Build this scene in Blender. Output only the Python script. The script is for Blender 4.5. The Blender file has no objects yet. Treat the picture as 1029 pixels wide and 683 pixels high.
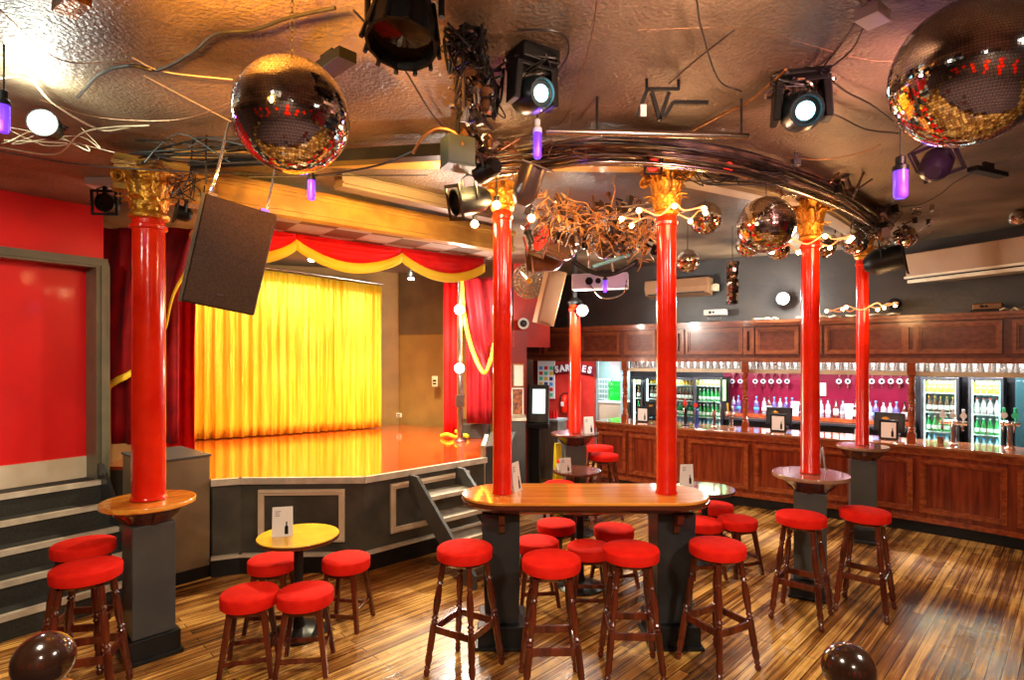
import bpy, bmesh, math, random
from mathutils import Vector, Matrix, noise
random.seed(7)
C = bpy.context.scene.collection
PI = math.pi
F, CX, HZ, HC = 575.0, 514.5, 358.0, 2.05      # camera constants of the photograph (1029 x 683)

def gz(u, v, z=0.0):            # photo ray -> floor-parallel plane at height z
    y = F*(HC-z)/(v-HZ); return ((u-CX)*y/F, y)
def gy(u, v, y):                # photo ray -> depth y
    return Vector(((u-CX)*y/F, y, HC+(HZ-v)*y/F))

# ------------------------------------------------------------------ materials
MATS = {}
def mat(name, col, rough=.5, metal=0., emit=None, es=0., col2=None, nscale=8., bump=0., bscale=40., coat=0., trans=0., alpha=1., sheen=0., stretch=None, detail=4., spec=.5):
    if name in MATS: return MATS[name]
    m = bpy.data.materials.new(name); m.use_nodes = True
    nt = m.node_tree; p = nt.nodes['Principled BSDF']
    p.inputs['Base Color'].default_value = (*col, 1); p.inputs['Roughness'].default_value = rough
    p.inputs['Metallic'].default_value = metal; p.inputs['Coat Weight'].default_value = coat
    p.inputs['Coat Roughness'].default_value = .08
    p.inputs['Transmission Weight'].default_value = trans; p.inputs['Alpha'].default_value = alpha
    p.inputs['Sheen Weight'].default_value = sheen; p.inputs['Specular IOR Level'].default_value = spec
    if emit: p.inputs['Emission Color'].default_value = (*emit, 1); p.inputs['Emission Strength'].default_value = es
    co = nt.nodes.new('ShaderNodeTexCoord'); src = co.outputs['Object']
    if stretch:
        mp = nt.nodes.new('ShaderNodeMapping'); mp.inputs['Scale'].default_value = stretch
        nt.links.new(src, mp.inputs['Vector']); src = mp.outputs['Vector']
    if col2 is not None:
        n = nt.nodes.new('ShaderNodeTexNoise'); n.inputs['Scale'].default_value = nscale; n.inputs['Detail'].default_value = detail
        r = nt.nodes.new('ShaderNodeValToRGB'); r.color_ramp.elements[0].position = .35; r.color_ramp.elements[1].position = .65
        r.color_ramp.elements[0].color = (*col, 1); r.color_ramp.elements[1].color = (*col2, 1)
        nt.links.new(src, n.inputs['Vector']); nt.links.new(n.outputs['Fac'], r.inputs['Fac']); nt.links.new(r.outputs['Color'], p.inputs['Base Color'])
    if bump:
        n2 = nt.nodes.new('ShaderNodeTexNoise'); n2.inputs['Scale'].default_value = bscale; n2.inputs['Detail'].default_value = 3
        b = nt.nodes.new('ShaderNodeBump'); b.inputs['Strength'].default_value = bump; b.inputs['Distance'].default_value = .02
        nt.links.new(src, n2.inputs['Vector']); nt.links.new(n2.outputs['Fac'], b.inputs['Height']); nt.links.new(b.outputs['Normal'], p.inputs['Normal'])
    MATS[name] = m; return m

def plank_mat(name, ang, c1, c2, c3, w=.11, rough=.22, gloss_var=True):
    m = bpy.data.materials.new(name); m.use_nodes = True; nt = m.node_tree; p = nt.nodes['Principled BSDF']
    N = nt.nodes.new; L = nt.links.new
    co = N('ShaderNodeTexCoord'); mp = N('ShaderNodeMapping'); mp.inputs['Rotation'].default_value = (0, 0, ang)
    L(co.outputs['Object'], mp.inputs['Vector'])
    br = N('ShaderNodeTexBrick'); br.inputs['Scale'].default_value = 1.0; br.inputs['Brick Width'].default_value = 2.1; br.inputs['Row Height'].default_value = w
    br.inputs['Mortar Size'].default_value = .003; br.offset = .37
    br.inputs['Color1'].default_value = (0, 0, 0, 1); br.inputs['Color2'].default_value = (1, 1, 1, 1); br.inputs['Mortar'].default_value = (0, 0, 0, 1)
    L(mp.outputs['Vector'], br.inputs['Vector'])
    m2 = N('ShaderNodeMapping'); m2.inputs['Scale'].default_value = (.9, 34, 1); L(mp.outputs['Vector'], m2.inputs['Vector'])
    n1 = N('ShaderNodeTexNoise'); n1.inputs['Scale'].default_value = 1.0; n1.inputs['Detail'].default_value = 8; n1.inputs['Roughness'].default_value = .7; L(m2.outputs['Vector'], n1.inputs['Vector'])
    n2 = N('ShaderNodeTexNoise'); n2.inputs['Scale'].default_value = 1.3; n2.inputs['Detail'].default_value = 6; L(mp.outputs['Vector'], n2.inputs['Vector'])
    a = N('ShaderNodeMath'); a.operation = 'MULTIPLY'; a.inputs[1].default_value = .22; L(br.outputs['Color'], a.inputs[0])
    b = N('ShaderNodeMath'); b.operation = 'MULTIPLY_ADD'; b.inputs[1].default_value = 1.0; L(n1.outputs['Fac'], b.inputs[0]); L(a.outputs[0], b.inputs[2])
    c = N('ShaderNodeMath'); c.operation = 'MULTIPLY_ADD'; c.inputs[1].default_value = .7; L(n2.outputs['Fac'], c.inputs[0]); L(b.outputs[0], c.inputs[2])
    r = N('ShaderNodeValToRGB'); e = r.color_ramp.elements; e[0].position = .62; e[0].color = (*c1, 1); e[1].position = 1.25 if False else 1.0; e[1].color = (*c3, 1)
    x = e.new(.84); x.color = (*c2, 1)
    d = N('ShaderNodeMath'); d.operation = 'MULTIPLY'; d.inputs[1].default_value = .88; L(c.outputs[0], d.inputs[0]); L(d.outputs[0], r.inputs['Fac'])
    mx = N('ShaderNodeMixRGB'); mx.blend_type = 'MULTIPLY'; L(br.outputs['Fac'], mx.inputs['Fac']); L(r.outputs['Color'], mx.inputs['Color1']); mx.inputs['Color2'].default_value = (.12, .08, .05, 1)
    L(mx.outputs['Color'], p.inputs['Base Color'])
    mr = N('ShaderNodeMapRange'); mr.inputs['From Min'].default_value = .3; mr.inputs['From Max'].default_value = .75; mr.inputs['To Min'].default_value = rough; mr.inputs['To Max'].default_value = rough+.28
    L(n2.outputs['Fac'], mr.inputs['Value']); L(mr.outputs[0], p.inputs['Roughness'])
    bp = N('ShaderNodeBump'); bp.inputs['Strength'].default_value = .35; bp.inputs['Distance'].default_value = .004; L(n1.outputs['Fac'], bp.inputs['Height']); L(bp.outputs['Normal'], p.inputs['Normal'])
    MATS[name] = m; return m

def wood(name, c1, c2, rough=.3, axis='z', coat=.3):
    s = {'z': (14, 14, 1.2), 'x': (1.2, 14, 14), 'y': (14, 1.2, 14)}[axis]
    return mat(name, c1, rough, col2=c2, nscale=1.6, stretch=s, detail=8, coat=coat)

M_red = mat('red_gloss_paint', (.82, .026, .004), .17, coat=.2, spec=.4, col2=(.66, .012, .003), nscale=5, bump=.12, bscale=18)
M_gold = mat('gold_paint', (.68, .31, .03), .3, .75, bump=.5, bscale=60, col2=(.5, .2, .02), nscale=30)
M_bronze = mat('dark_bronze_paint', (.22, .09, .03), .35, .6, col2=(.42, .19, .04), nscale=20, bump=.4, bscale=50)
M_seat = mat('red_seat_fabric', (.82, .018, .006), .85, col2=(.72, .010, .004), nscale=12, bump=.1, bscale=300, spec=.15)
M_leg = wood('stool_wood', (.055, .008, .004), (.15, .024, .008), .22)
M_grey = mat('grey_paint', (.060, .060, .056), .38, col2=(.085, .082, .075), nscale=3, bump=.1, spec=.3)
M_dkgrey = mat('dark_grey_paint', (.018, .020, .023), .3, col2=(.035, .035, .035), nscale=3, spec=.3)
M_black = mat('black_paint', (.008, .008, .009), .3, col2=(.016, .015, .014), nscale=6, spec=.25)
M_blk = mat('black_plastic', (.005, .005, .0055), .42, spec=.3, bump=.1, bscale=120)
M_wire = mat('black_cable', (.012, .011, .01), .4)
M_copper = mat('copper_cable', (.20, .09, .04), .35, .4)
M_top = wood('orange_varnished_wood', (.72, .22, .02), (.95, .40, .05), .12, 'x', .8)
M_browntop = mat('brown_varnished_top', (.30, .15, .09), .10, coat=.9, col2=(.38, .20, .11), nscale=3)
M_topedge = mat('dark_wood_edge', (.10, .022, .01), .25, coat=.4)
M_yel = mat('yellow_laminate', (.80, .50, .03), .22, col2=(.7, .36, .02), nscale=5, coat=.3)
M_silvertop = mat('polished_pale_top', (.5, .48, .46), .08, .5, coat=.8)
M_metal = mat('brushed_metal', (.55, .5, .46), .25, 1.)
M_chrome = mat('chrome', (.9, .9, .9), .06, 1.)
M_velvet = mat('dark_red_velvet', (.34, .002, .006), .6, sheen=.05, spec=.2, col2=(.20, .001, .004), nscale=6)
M_velvet2 = mat('bright_red_velvet', (.78, .006, .006), .6, spec=.2, col2=(.60, .003, .004), nscale=6)
M_trimgold = mat('gold_fringe', (1.0, .68, .02), .6, bump=.5, bscale=160)
M_curt = mat('gold_satin', (1.0, .74, .07), .26, .45, col2=(.92, .50, .012), nscale=3, stretch=(9, 9, .4), bump=.6, bscale=14)
M_wood_bar = wood('mahogany', (.13, .014, .005), (.28, .038, .010), .25, 'z', .4)
M_wood_bar2 = wood('mahogany_rail', (.22, .035, .010), (.38, .075, .018), .22, 'x', .5)
M_wood_canopy = wood('canopy_wood', (.10, .02, .012), (.17, .04, .02), .3, 'x', .3)
M_wood_canopy2 = wood('canopy_rail', (.19, .045, .02), (.30, .085, .03), .3, 'x', .3)
M_cream = mat('cream_paint', (.74, .63, .45), .4, col2=(.62, .50, .33), nscale=4, bump=.1)
M_beige = mat('beige_trim', (.62, .55, .42), .4, col2=(.46, .40, .30), nscale=9, bump=.2)
M_white = mat('white_plastic', (.75, .74, .7), .35)
M_card = mat('white_card', (.85, .83, .78), .5)
M_brownwall = mat('brown_wall_paint', (.24, .12, .025), .55, col2=(.30, .15, .03), nscale=3, bump=.15)
M_darkpanel = mat('dark_brown_panel', (.10, .055, .022), .5, col2=(.14, .08, .03), nscale=3)
M_mirror = mat('mirror_tile', (.92, .9, .88), .04, 1.)
M_mirror2 = mat('mirror_tile_small', (.9, .85, .8), .08, 1.)
M_branch = mat('dried_branches', (.36, .13, .03), .5, col2=(.75, .38, .10), nscale=18)
def emis(name, c, s): return mat(name, c, .4, emit=c, es=s)
E_white = emis('lamp_white', (1, .97, .88), 90)
E_cyan = emis('lens_cyan', (.25, .85, 1), 9)
E_warm = emis('bulb_warm', (1, .62, .25), 40)
E_uv = mat('violet_tube', (.12, .03, .5), .3, emit=(.11, .03, .95), es=1.4)
E_red = emis('lamp_red', (1, .02, .01), 3)

# ------------------------------------------------------------------ mesh helpers
def NB(): return bmesh.new()
def obj(name, bm, m, parent=None, smooth=False, bevel=0., solid=0., loc=None, rot=None, label=None):
    bmesh.ops.recalc_face_normals(bm, faces=bm.faces[:]) if not solid else None
    me = bpy.data.meshes.new(name); bm.to_mesh(me); bm.free()
    for mm in (m if isinstance(m, (list, tuple)) else [m]): me.materials.append(mm)
    if smooth: me.polygons.foreach_set('use_smooth', [True]*len(me.polygons))
    o = bpy.data.objects.new(name, me); C.objects.link(o)
    if parent: o.parent = parent
    if loc is not None: o.location = loc
    if rot is not None: o.rotation_euler = rot
    if solid:
        s = o.modifiers.new('solid', 'SOLIDIFY'); s.thickness = solid; s.offset = 0
    if bevel:
        b = o.modifiers.new('bevel', 'BEVEL'); b.width = bevel; b.segments = 2; b.limit_method = 'ANGLE'; b.angle_limit = .6
    if smooth and not solid: 
        try: me.set_sharp_from_angle(angle=math.radians(38))
        except Exception: pass
    if label: o['label'] = label
    return o
def tag(o, label, cat, group=None, kind=None):
    o['label'] = label; o['category'] = cat
    if group: o['group'] = group
    if kind: o['kind'] = kind
    return o
def thing(name, label, cat, loc=(0, 0, 0), rotz=0., group=None, rot=None):
    o = bpy.data.objects.new(name, None); o.empty_display_size = .1; C.objects.link(o)
    o.location = loc; o.rotation_euler = rot if rot else (0, 0, rotz)
    return tag(o, label, cat, group)
def struct(name, bm, m, label=None, **k):
    o = obj(name, bm, m, **k); o['kind'] = 'structure'; o['label'] = label or name.replace('_', ' ')
    o['category'] = name.split('_')[0]; return o
KIDS = {}
def dup(root, loc, rotz=None, label=None, group=None, rot=None, scale=None):
    r = root.copy(); C.objects.link(r); r.location = loc
    if rotz is not None: r.rotation_euler = (0, 0, rotz)
    if rot is not None: r.rotation_euler = rot
    if label: r['label'] = label
    if group: r['group'] = group
    if scale: r.scale = scale
    ch_all = KIDS.setdefault(root.name, [c for c in bpy.data.objects if c.parent == root])
    for ch in ch_all:
        c = ch.copy(); C.objects.link(c); c.parent = r
        for g in KIDS.setdefault(ch.name, [x for x in bpy.data.objects if x.parent == ch]):
            d = g.copy(); C.objects.link(d); d.parent = c
    return r
def box(bm, c, s, rz=0., mtx=None):
    M = Matrix.Translation(c) @ Matrix.Rotation(rz, 4, 'Z') @ Matrix.Diagonal((s[0], s[1], s[2], 1))
    if mtx: M = mtx @ M
    bmesh.ops.create_cube(bm, size=1., matrix=M)
def hexa(bm, b, t):             # 4 bottom and 4 top points
    v = [bm.verts.new(p) for p in list(b)+list(t)]
    for f in ((3,2,1,0),(4,5,6,7),(0,1,5,4),(1,2,6,5),(2,3,7,6),(3,0,4,7)): bm.faces.new([v[i] for i in f])
def prism(bm, pts, z0, z1):
    a = [bm.verts.new((p[0], p[1], z0)) for p in pts]; b = [bm.verts.new((p[0], p[1], z1)) for p in pts]; n = len(pts)
    bm.faces.new(a[::-1]); bm.faces.new(b)
    for i in range(n): bm.faces.new((a[i], a[(i+1) % n], b[(i+1) % n], b[i]))
def lathe(bm, prof, seg=24, mtx=None):
    rings = []
    for r, z in prof:
        if r < 1e-5: rings.append([bm.verts.new((0, 0, z))])
        else: rings.append([bm.verts.new((r*math.cos(2*PI*i/seg), r*math.sin(2*PI*i/seg), z)) for i in range(seg)])
    nv = [v for r in rings for v in r]
    for a, b in zip(rings, rings[1:]):
        if len(a) == 1 and len(b) == 1: continue
        for i in range(seg):
            j = (i+1) % seg
            if len(a) == 1: bm.faces.new((a[0], b[j], b[i]))
            elif len(b) == 1: bm.faces.new((a[i], a[j], b[0]))
            else: bm.faces.new((a[i], a[j], b[j], b[i]))
    if len(rings[0]) > 1: bm.faces.new(rings[0][::-1])
    if len(rings[-1]) > 1: bm.faces.new(rings[-1])
    if mtx is not None: bmesh.ops.transform(bm, matrix=mtx, verts=nv)
    return nv
def frame_of(p0, p1):
    d = (Vector(p1)-Vector(p0)); L = d.length; q = d.to_track_quat('Z', 'Y')
    return Matrix.Translation(p0) @ q.to_matrix().to_4x4(), L
def turned(bm, p0, p1, prof, seg=10):   # prof: (t, r) along p0->p1
    M, L = frame_of(p0, p1); lathe(bm, [(r, t*L) for t, r in prof], seg, M)
def rod(bm, p0, p1, r, seg=8, r1=None):
    M, L = frame_of(p0, p1); lathe(bm, [(r, 0), (r if r1 is None else r1, L)], seg, M)
def beam(bm, p0, p1, w, h):     # bar with rectangular section, h is measured upwards
    p0 = Vector(p0); p1 = Vector(p1); d = (p1-p0).normalized(); up = Vector((0, 0, 1))
    sx = d.cross(up).normalized()*w/2; su = sx.cross(d).normalized()*h/2
    hexa(bm, [p0-sx-su, p0+sx-su, p1+sx-su, p1-sx-su], [p0-sx+su, p0+sx+su, p1+sx+su, p1-sx+su])
def cat(pts, n=8):
    P = [Vector(p) for p in pts]; P = [2*P[0]-P[1]]+P+[2*P[-1]-P[-2]]; out = []
    for i in range(1, len(P)-2):
        for k in range(n):
            t = k/n; a, b, c, d = P[i-1:i+3]
            out.append(.5*((2*b)+(c-a)*t+(2*a-5*b+4*c-d)*t*t+(3*b-a-3*c+d)*t**3))
    out.append(P[-2]); return out
def tube(bm, pts, r, seg=6, n=6, smooth=True):
    P = cat(pts, n) if smooth else [Vector(p) for p in pts]
    prev = None; first = None
    up = Vector((.13, .21, .97)).normalized()
    for i, p in enumerate(P):
        d = (P[min(i+1, len(P)-1)]-P[max(i-1, 0)])
        if d.length < 1e-6: continue
        d.normalize(); a = d.cross(up)
        if a.length < .05: a = d.cross(Vector((1, 0, 0)))
        a.normalize(); b = d.cross(a)
        rr = r(i/len(P)) if callable(r) else r
        ring = [bm.verts.new(p+a*rr*math.cos(2*PI*k/seg)+b*rr*math.sin(2*PI*k/seg)) for k in range(seg)]
        if prev:
            for k in range(seg): bm.faces.new((prev[k], prev[(k+1) % seg], ring[(k+1) % seg], ring[k]))
        else: first = ring
        prev = ring
    bm.faces.new(first[::-1]); bm.faces.new(prev)
def grid(bm, fn, nu, nv):
    V = [[bm.verts.new(fn(i/nu, j/nv)) for j in range(nv+1)] for i in range(nu+1)]
    for i in range(nu):
        for j in range(nv): bm.faces.new((V[i][j], V[i+1][j], V[i+1][j+1], V[i][j+1]))
def light(kind, loc, e, col=(1, 1, 1), size=.1, parent=None, aim=None, spot=1.2, blend=.6, name=None):
    l = bpy.data.lights.new(name or kind.lower()+'_light', kind); l.energy = e; l.color = col
    if kind == 'AREA': l.size = size
    else: l.shadow_soft_size = size
    if kind == 'SPOT': l.spot_size = spot; l.spot_blend = blend
    o = bpy.data.objects.new(name or kind.lower()+'_light', l); C.objects.link(o); o.location = loc
    if aim is not None: o.rotation_euler = (Vector(aim)-Vector(loc)).to_track_quat('-Z', 'Y').to_euler()
    if parent: o.parent = parent
    return o

# ------------------------------------------------------------------ camera
cam = bpy.data.cameras.new('camera'); cam.sensor_width = 36; cam.lens = 36*F/1029; cam.shift_y = (HZ-341.5)/1029; cam.clip_start = .05
co = bpy.data.objects.new('camera', cam); C.objects.link(co); co.location = (0, 0, HC); co.rotation_euler = (PI/2, 0, 0)
S = bpy.context.scene; S.camera = co
S.view_settings.view_transform = 'Standard'; S.view_settings.look = 'None'; S.view_settings.gamma = 1; S.view_settings.use_curve_mapping = False
S.view_settings.exposure = 0.3

# ------------------------------------------------------------------ bar curve
BARP = [(-.6, 10.75), (.35, 9.95), (1.3, 9.2), (2.2, 8.47), (3.12, 7.82), (4.0, 7.22), (4.75, 6.62), (5.42, 5.93), (6.3, 4.75), (7.1, 3.3), (7.4, 1.6)]
BC = [Vector((p.x, p.y)) for p in cat([(a, b, 0) for a, b in BARP], 16)]
SS = [0.]
for a, b in zip(BC, BC[1:]): SS.append(SS[-1]+(b-a).length)
def bpt(s, d=0.):
    s = max(0, min(SS[-1]-1e-4, s))
    lo, hi = 0, len(SS)-1
    while hi-lo > 1:
        m = (lo+hi)//2
        if SS[m] <= s: lo = m
        else: hi = m
    t = (s-SS[lo])/(SS[hi]-SS[lo]); p = BC[lo].lerp(BC[hi], t)
    tt = (BC[min(lo+2, len(BC)-1)]-BC[max(lo-1, 0)]).normalized(); n = Vector((-tt.y, tt.x))
    return p+n*d, tt
def us(u, d=0.):                # photo column -> distance along the bar at offset d
    k = (u-CX)/F; best = None
    lo, hi = 0., SS[-1]
    for _ in range(50):
        m = (lo+hi)/2; p, _t = bpt(m, d)
        if p.x/p.y < k: lo = m
        else: hi = m
    return (lo+hi)/2
def bloc(u, d=0., v=None, z=None):
    p, t = bpt(us(u, d), d)
    if v is not None: z = HC+(HZ-v)*p.y/F
    return Vector((p.x, p.y, z or 0.)), math.atan2(t.y, t.x)
def bstrip(bm, s0, s1, d0, d1, z0, z1, step=.12):
    n = max(1, int(abs(s1-s0)/step)); R = []
    for i in range(n+1):
        s = s0+(s1-s0)*i/n; a, _ = bpt(s, d0); b, _ = bpt(s, d1)
        R.append([bm.verts.new((a.x, a.y, z0)), bm.verts.new((b.x, b.y, z0)), bm.verts.new((b.x, b.y, z1)), bm.verts.new((a.x, a.y, z1))])
    for p, q in zip(R, R[1:]):
        for k in range(4): bm.faces.new((p[k], p[(k+1) % 4], q[(k+1) % 4], q[k]))
    bm.faces.new(R[0][::-1]); bm.faces.new(R[-1])
def bframe(bm, s0, s1, z0, z1, d0, d1, w):   # picture-frame moulding
    bstrip(bm, s0, s1, d0, d1, z0, z0+w); bstrip(bm, s0, s1, d0, d1, z1-w, z1)
    bstrip(bm, s0, s0+w, d0, d1, z0+w, z1-w); bstrip(bm, s1-w, s1, d0, d1, z0+w, z1-w)
# ================================================================== SETTING
plank_mat('floor_planks', 0, (.022, .009, .004), (.27, .10, .018), (.82, .46, .12), .075, .10)
CEIL = 3.45
bm = NB(); box(bm, (.5, 4.2, -.05), (17, 14.5, .1))
fl = struct('floor', bm, MATS['floor_planks'], label='worn varnished plank floor with golden and dark brown boards')
# planks run diagonally across the room
for n in fl.data.materials[0].node_tree.nodes:
    if n.type == 'MAPPING' and abs(n.inputs['Scale'].default_value[0]-1) < 1e-6: n.inputs['Rotation'].default_value = (0, 0, -math.radians(90-45))
# ceiling
m = mat('ceiling_plaster', (.30, .215, .14), .40, col2=(.045, .028, .020), nscale=1.1, bump=.55, bscale=48, coat=0, detail=7)
bm = NB()
def cz(u, v):
    x = -9+18*u; y = -3+15*v
    return Vector((x, y, CEIL+.05*(noise.noise(Vector((x*.6, y*.6, 0)))+.5)))
grid(bm, cz, 60, 50)
o = struct('ceiling', bm, m, smooth=True, label='textured brown painted ceiling crossed by loose cables')
# stage left wall with the stairs door (direction of the wall)
WL0 = Vector((-5.6, 2.90)); WL1 = Vector((-3.86, 5.42))
wd = (WL1-WL0).normalized(); wn = Vector((-wd.y, wd.x))      # wn points away from the room
def wl(t, d, z): p = WL0+wd*t+wn*d; return Vector((p.x, p.y, z))
WLL = (WL1-WL0).length
M_redwall = mat('red_wall_gloss', (.80, .004, .003), .45, col2=(.66, .003, .003), nscale=2, bump=.08, coat=.1)
M_maroon = mat('maroon_wall', (.22, .008, .006), .4, col2=(.28, .01, .008), nscale=2)
bm = NB()
def qbox(bm, f, t0, t1, d0, d1, z0, z1):
    hexa(bm, [f(t0, d0, z0), f(t1, d0, z0), f(t1, d1, z0), f(t0, d1, z0)], [f(t0, d0, z1), f(t1, d0, z1), f(t1, d1, z1), f(t0, d1, z1)])
qbox(bm, wl, -.6, WLL, .22, .34, .9, CEIL+.1); qbox(bm, wl, -.6, WLL, .02, .22, 2.97, CEIL+.1)
struct('wall_left', bm, M_redwall, label='glossy red wall above the steps at the left')
bm = NB(); qbox(bm, wl, -.6, WLL-.05, .19, .22, .9, 1.10)
struct('baseboard_left', bm, M_cream, label='cream skirting board under the red wall')
bm = NB(); qbox(bm, wl, -.6, WLL+.02, -.03, .1, 2.88, 2.97); qbox(bm, wl, -.6, WLL+.02, -.05, .0, 2.90, 2.93)
struct('trim_1', bm, M_bronze if False else mat('olive_trim', (.10, .095, .06), .4, col2=(.14, .12, .07), nscale=6), label='dark olive head board over the stair opening')
bm = NB(); qbox(bm, wl, WLL-.08, WLL+.03, -.04, .2, .88, 2.9); qbox(bm, wl, WLL-.045, WLL-.01, -.065, -.03, .88, 2.9)
struct('trim_2', bm, MATS['olive_trim'], label='dark olive upright post beside the red wall')
# walls behind the camera and at the sides (seen only in the mirror balls)
M_rear = mat('dark_umber_wall', (.05, .025, .018), .5, col2=(.09, .04, .025), nscale=1.5)
bm = NB(); box(bm, (0, -2.6, 1.7), (16, .2, 3.6)); struct('wall_rear', bm, M_rear, label='dark rear wall')
bm = NB()
for x in (-6.2, -4.6, -3.1, -1.4, .2, 1.7, 3.3, 5.0, 6.4): box(bm, (x, -2.46, 1.75), (.45, .06, 1.5+.3*math.sin(x)))
struct('trim_8', bm, M_red, label='red panels on the rear wall')
bm = NB(); box(bm, (0, -.5, .25), (9.0, 4.1, .5)); struct('floor_landing', bm, mat('landing_carpet', (.03, .012, .01), .9, col2=(.06, .02, .015), nscale=30), label='raised dark carpeted landing')
bm = NB(); hexa(bm, [(-7.6, -2.6, 0), (-7.5, -2.6, 0), (-5.6, 2.8, 0), (-5.7, 2.8, 0)], [(-7.6, -2.6, 3.5), (-7.5, -2.6, 3.5), (-5.6, 2.8, 3.5), (-5.7, 2.8, 3.5)]); struct('wall_side', bm, M_rear, label='maroon side wall')
bm = NB(); box(bm, (8.0, -.2, 1.7), (.1, 5., 3.6)); struct('wall_right', bm, M_maroon, label='maroon right wall')
# bar walls
M_upwall = mat('charcoal_wall', (.03, .028, .03), .4, col2=(.055, .046, .042), nscale=2.2, bump=.2, bscale=15)
bm = NB(); bstrip(bm, us(536, .42), SS[-1], .42, .55, 2.3, CEIL+.1); struct('wall_bar_upper', bm, M_upwall, label='charcoal wall above the wooden bar canopy')
M_backbar = mat('plum_back_panel', (.20, .006, .03), .25, col2=(.14, .004, .02), nscale=2, coat=.3)
sA, sB, sC = us(633, 2.0), us(727, 2.0), us(920, 2.0)
bm = NB(); bstrip(bm, sA, sB, 2.0, 2.1, 0, 2.4); bstrip(bm, sC, SS[-1], 2.0, 2.1, 0, 2.4); struct('wall_bar_back', bm, M_dkgrey, label='dark wall behind the bar fridges')
bm = NB(); bstrip(bm, sB, sC, 2.0, 2.1, 0, 2.4); struct('wall_bar_plum', bm, M_backbar, label='plum red wall behind the spirit shelf')
bm = NB(); bstrip(bm, us(540, 2.1), SS[-1], .1, 2.1, 2.3, 2.36); struct('ceiling_bar', bm, mat('bar_soffit', (.3, .28, .26), .5), label='low ceiling inside the bar')
# kitchen hatch room
M_kit = mat('grey_green_wall', (.30, .36, .36), .4, col2=(.24, .30, .31), nscale=2)
k0, _ = bpt(us(596, 2.6), 2.6); k1, _ = bpt(us(634, 2.6), 2.6)
bm = NB(); bstrip(bm, us(585, 2.9), us(640, 2.9), 2.9, 3.0, 0, 2.4); struct('wall_kitchen', bm, M_kit, label='grey green wall of the small kitchen behind the hatch')
bm = NB(); bstrip(bm, us(540, 1.9), us(597, 1.9), 1.9, 2.0, 0, 3.5)
M_redback = mat('coral_red_wall', (.75, .05, .03), .4, col2=(.50, .02, .015), nscale=2)
struct('wall_back', bm, M_redback, label='red back wall with posters beyond the columns')
a, _ = bpt(us(597, 1.95), 1.95); b, _ = bpt(us(598, 2.95), 2.95)
bm = NB(); hexa(bm, [(a.x, a.y, 0), (a.x+.08, a.y, 0), (b.x+.08, b.y, 0), (b.x, b.y, 0)], [(a.x, a.y, 2.4), (a.x+.08, a.y, 2.4), (b.x+.08, b.y, 2.4), (b.x, b.y, 2.4)])
struct('wall_kitchen_side', bm, M_kit, label='side wall of the kitchen hatch')
bm = NB(); box(bm, (2.0, 13.2, 1.7), (10, .1, 3.6)); struct('wall_far', bm, M_maroon, label='far wall in shadow')
bm = NB(); hexa(bm, [(.02, 8.9, 2.2), (.62, 9.35, 2.2), (.60, 9.5, 2.2), (0, 9.05, 2.2)], [(.02, 8.9, 3.6), (.62, 9.35, 3.6), (.60, 9.5, 3.6), (0, 9.05, 3.6)])
struct('wall_pier', bm, M_redback, label='red wall piece above the passage beside the stage')
# stage walls
def wall2(name, p0, p1, z0, z1, m, th=.1, label=None):
    bm = NB(); d = Vector((p1[0]-p0[0], p1[1]-p0[1])).normalized(); n = Vector((-d.y, d.x))*th
    prism(bm, [p0, p1, (p1[0]+n.x, p1[1]+n.y), (p0[0]+n.x, p0[1]+n.y)], z0, z1); return struct(name, bm, m, label=label)
wall2('wall_stage_back', (-5.4, 7.75), (-1.9, 9.85), 0, 3.5, M_brownwall, label='brown wall behind the gold curtain')
wall2('wall_stage_right', (-1.93, 9.8), (.02, 8.95), .0, 2.42, M_brownwall, label='brown painted stage wall right of the gold curtain')
wall2('wall_stage_upper', (-1.93, 9.78), (.02, 8.93), 2.42, 3.5, M_darkpanel, label='dark upper boards of the stage wall')
wall2('wall_stage_left', (-4.35, 5.75), (-4.9, 8.2), 0, 3.5, M_darkpanel, label='dark side wall of the stage', th=-.1)
# perforated tile soffit between beam and valance
bm = NB(); prism(bm, [(-2.65, 3.98), (-.10, 6.25), (-.28, 6.98), (-2.62, 5.10)], 3.235, 3.26)
m = bpy.data.materials.new('perforated_tiles'); m.use_nodes = True; nt = m.node_tree; p = nt.nodes['Principled BSDF']; N = nt.nodes.new; L = nt.links.new
tc = N('ShaderNodeTexCoord'); mp = N('ShaderNodeMapping'); mp.inputs['Rotation'].default_value = (0, 0, -.68); L(tc.outputs['Object'], mp.inputs['Vector'])
ck = N('ShaderNodeTexChecker'); ck.inputs['Scale'].default_value = 2.9; ck.inputs['Color1'].default_value = (.55, .5, .42, 1); ck.inputs['Color2'].default_value = (.14, .08, .04, 1)
L(mp.outputs['Vector'], ck.inputs['Vector']); v = N('ShaderNodeTexVoronoi'); v.inputs['Scale'].default_value = 34; v.inputs['Randomness'].default_value = 0
L(mp.outputs['Vector'], v.inputs['Vector']); r = N('ShaderNodeValToRGB'); r.color_ramp.elements[0].position = .2; r.color_ramp.elements[1].position = .3; r.color_ramp.elements[0].color = (.25, .25, .25, 1)
L(v.outputs['Distance'], r.inputs['Fac']); mx = N('ShaderNodeMixRGB'); mx.blend_type = 'MULTIPLY'; mx.inputs['Fac'].default_value = 1; L(ck.outputs['Color'], mx.inputs['Color1']); L(r.outputs['Color'], mx.inputs['Color2']); L(mx.outputs['Color'], p.inputs['Base Color'])
struct('ceiling_tiles', bm, m, label='perforated tiles in cream and brown above the stage valance')
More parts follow.
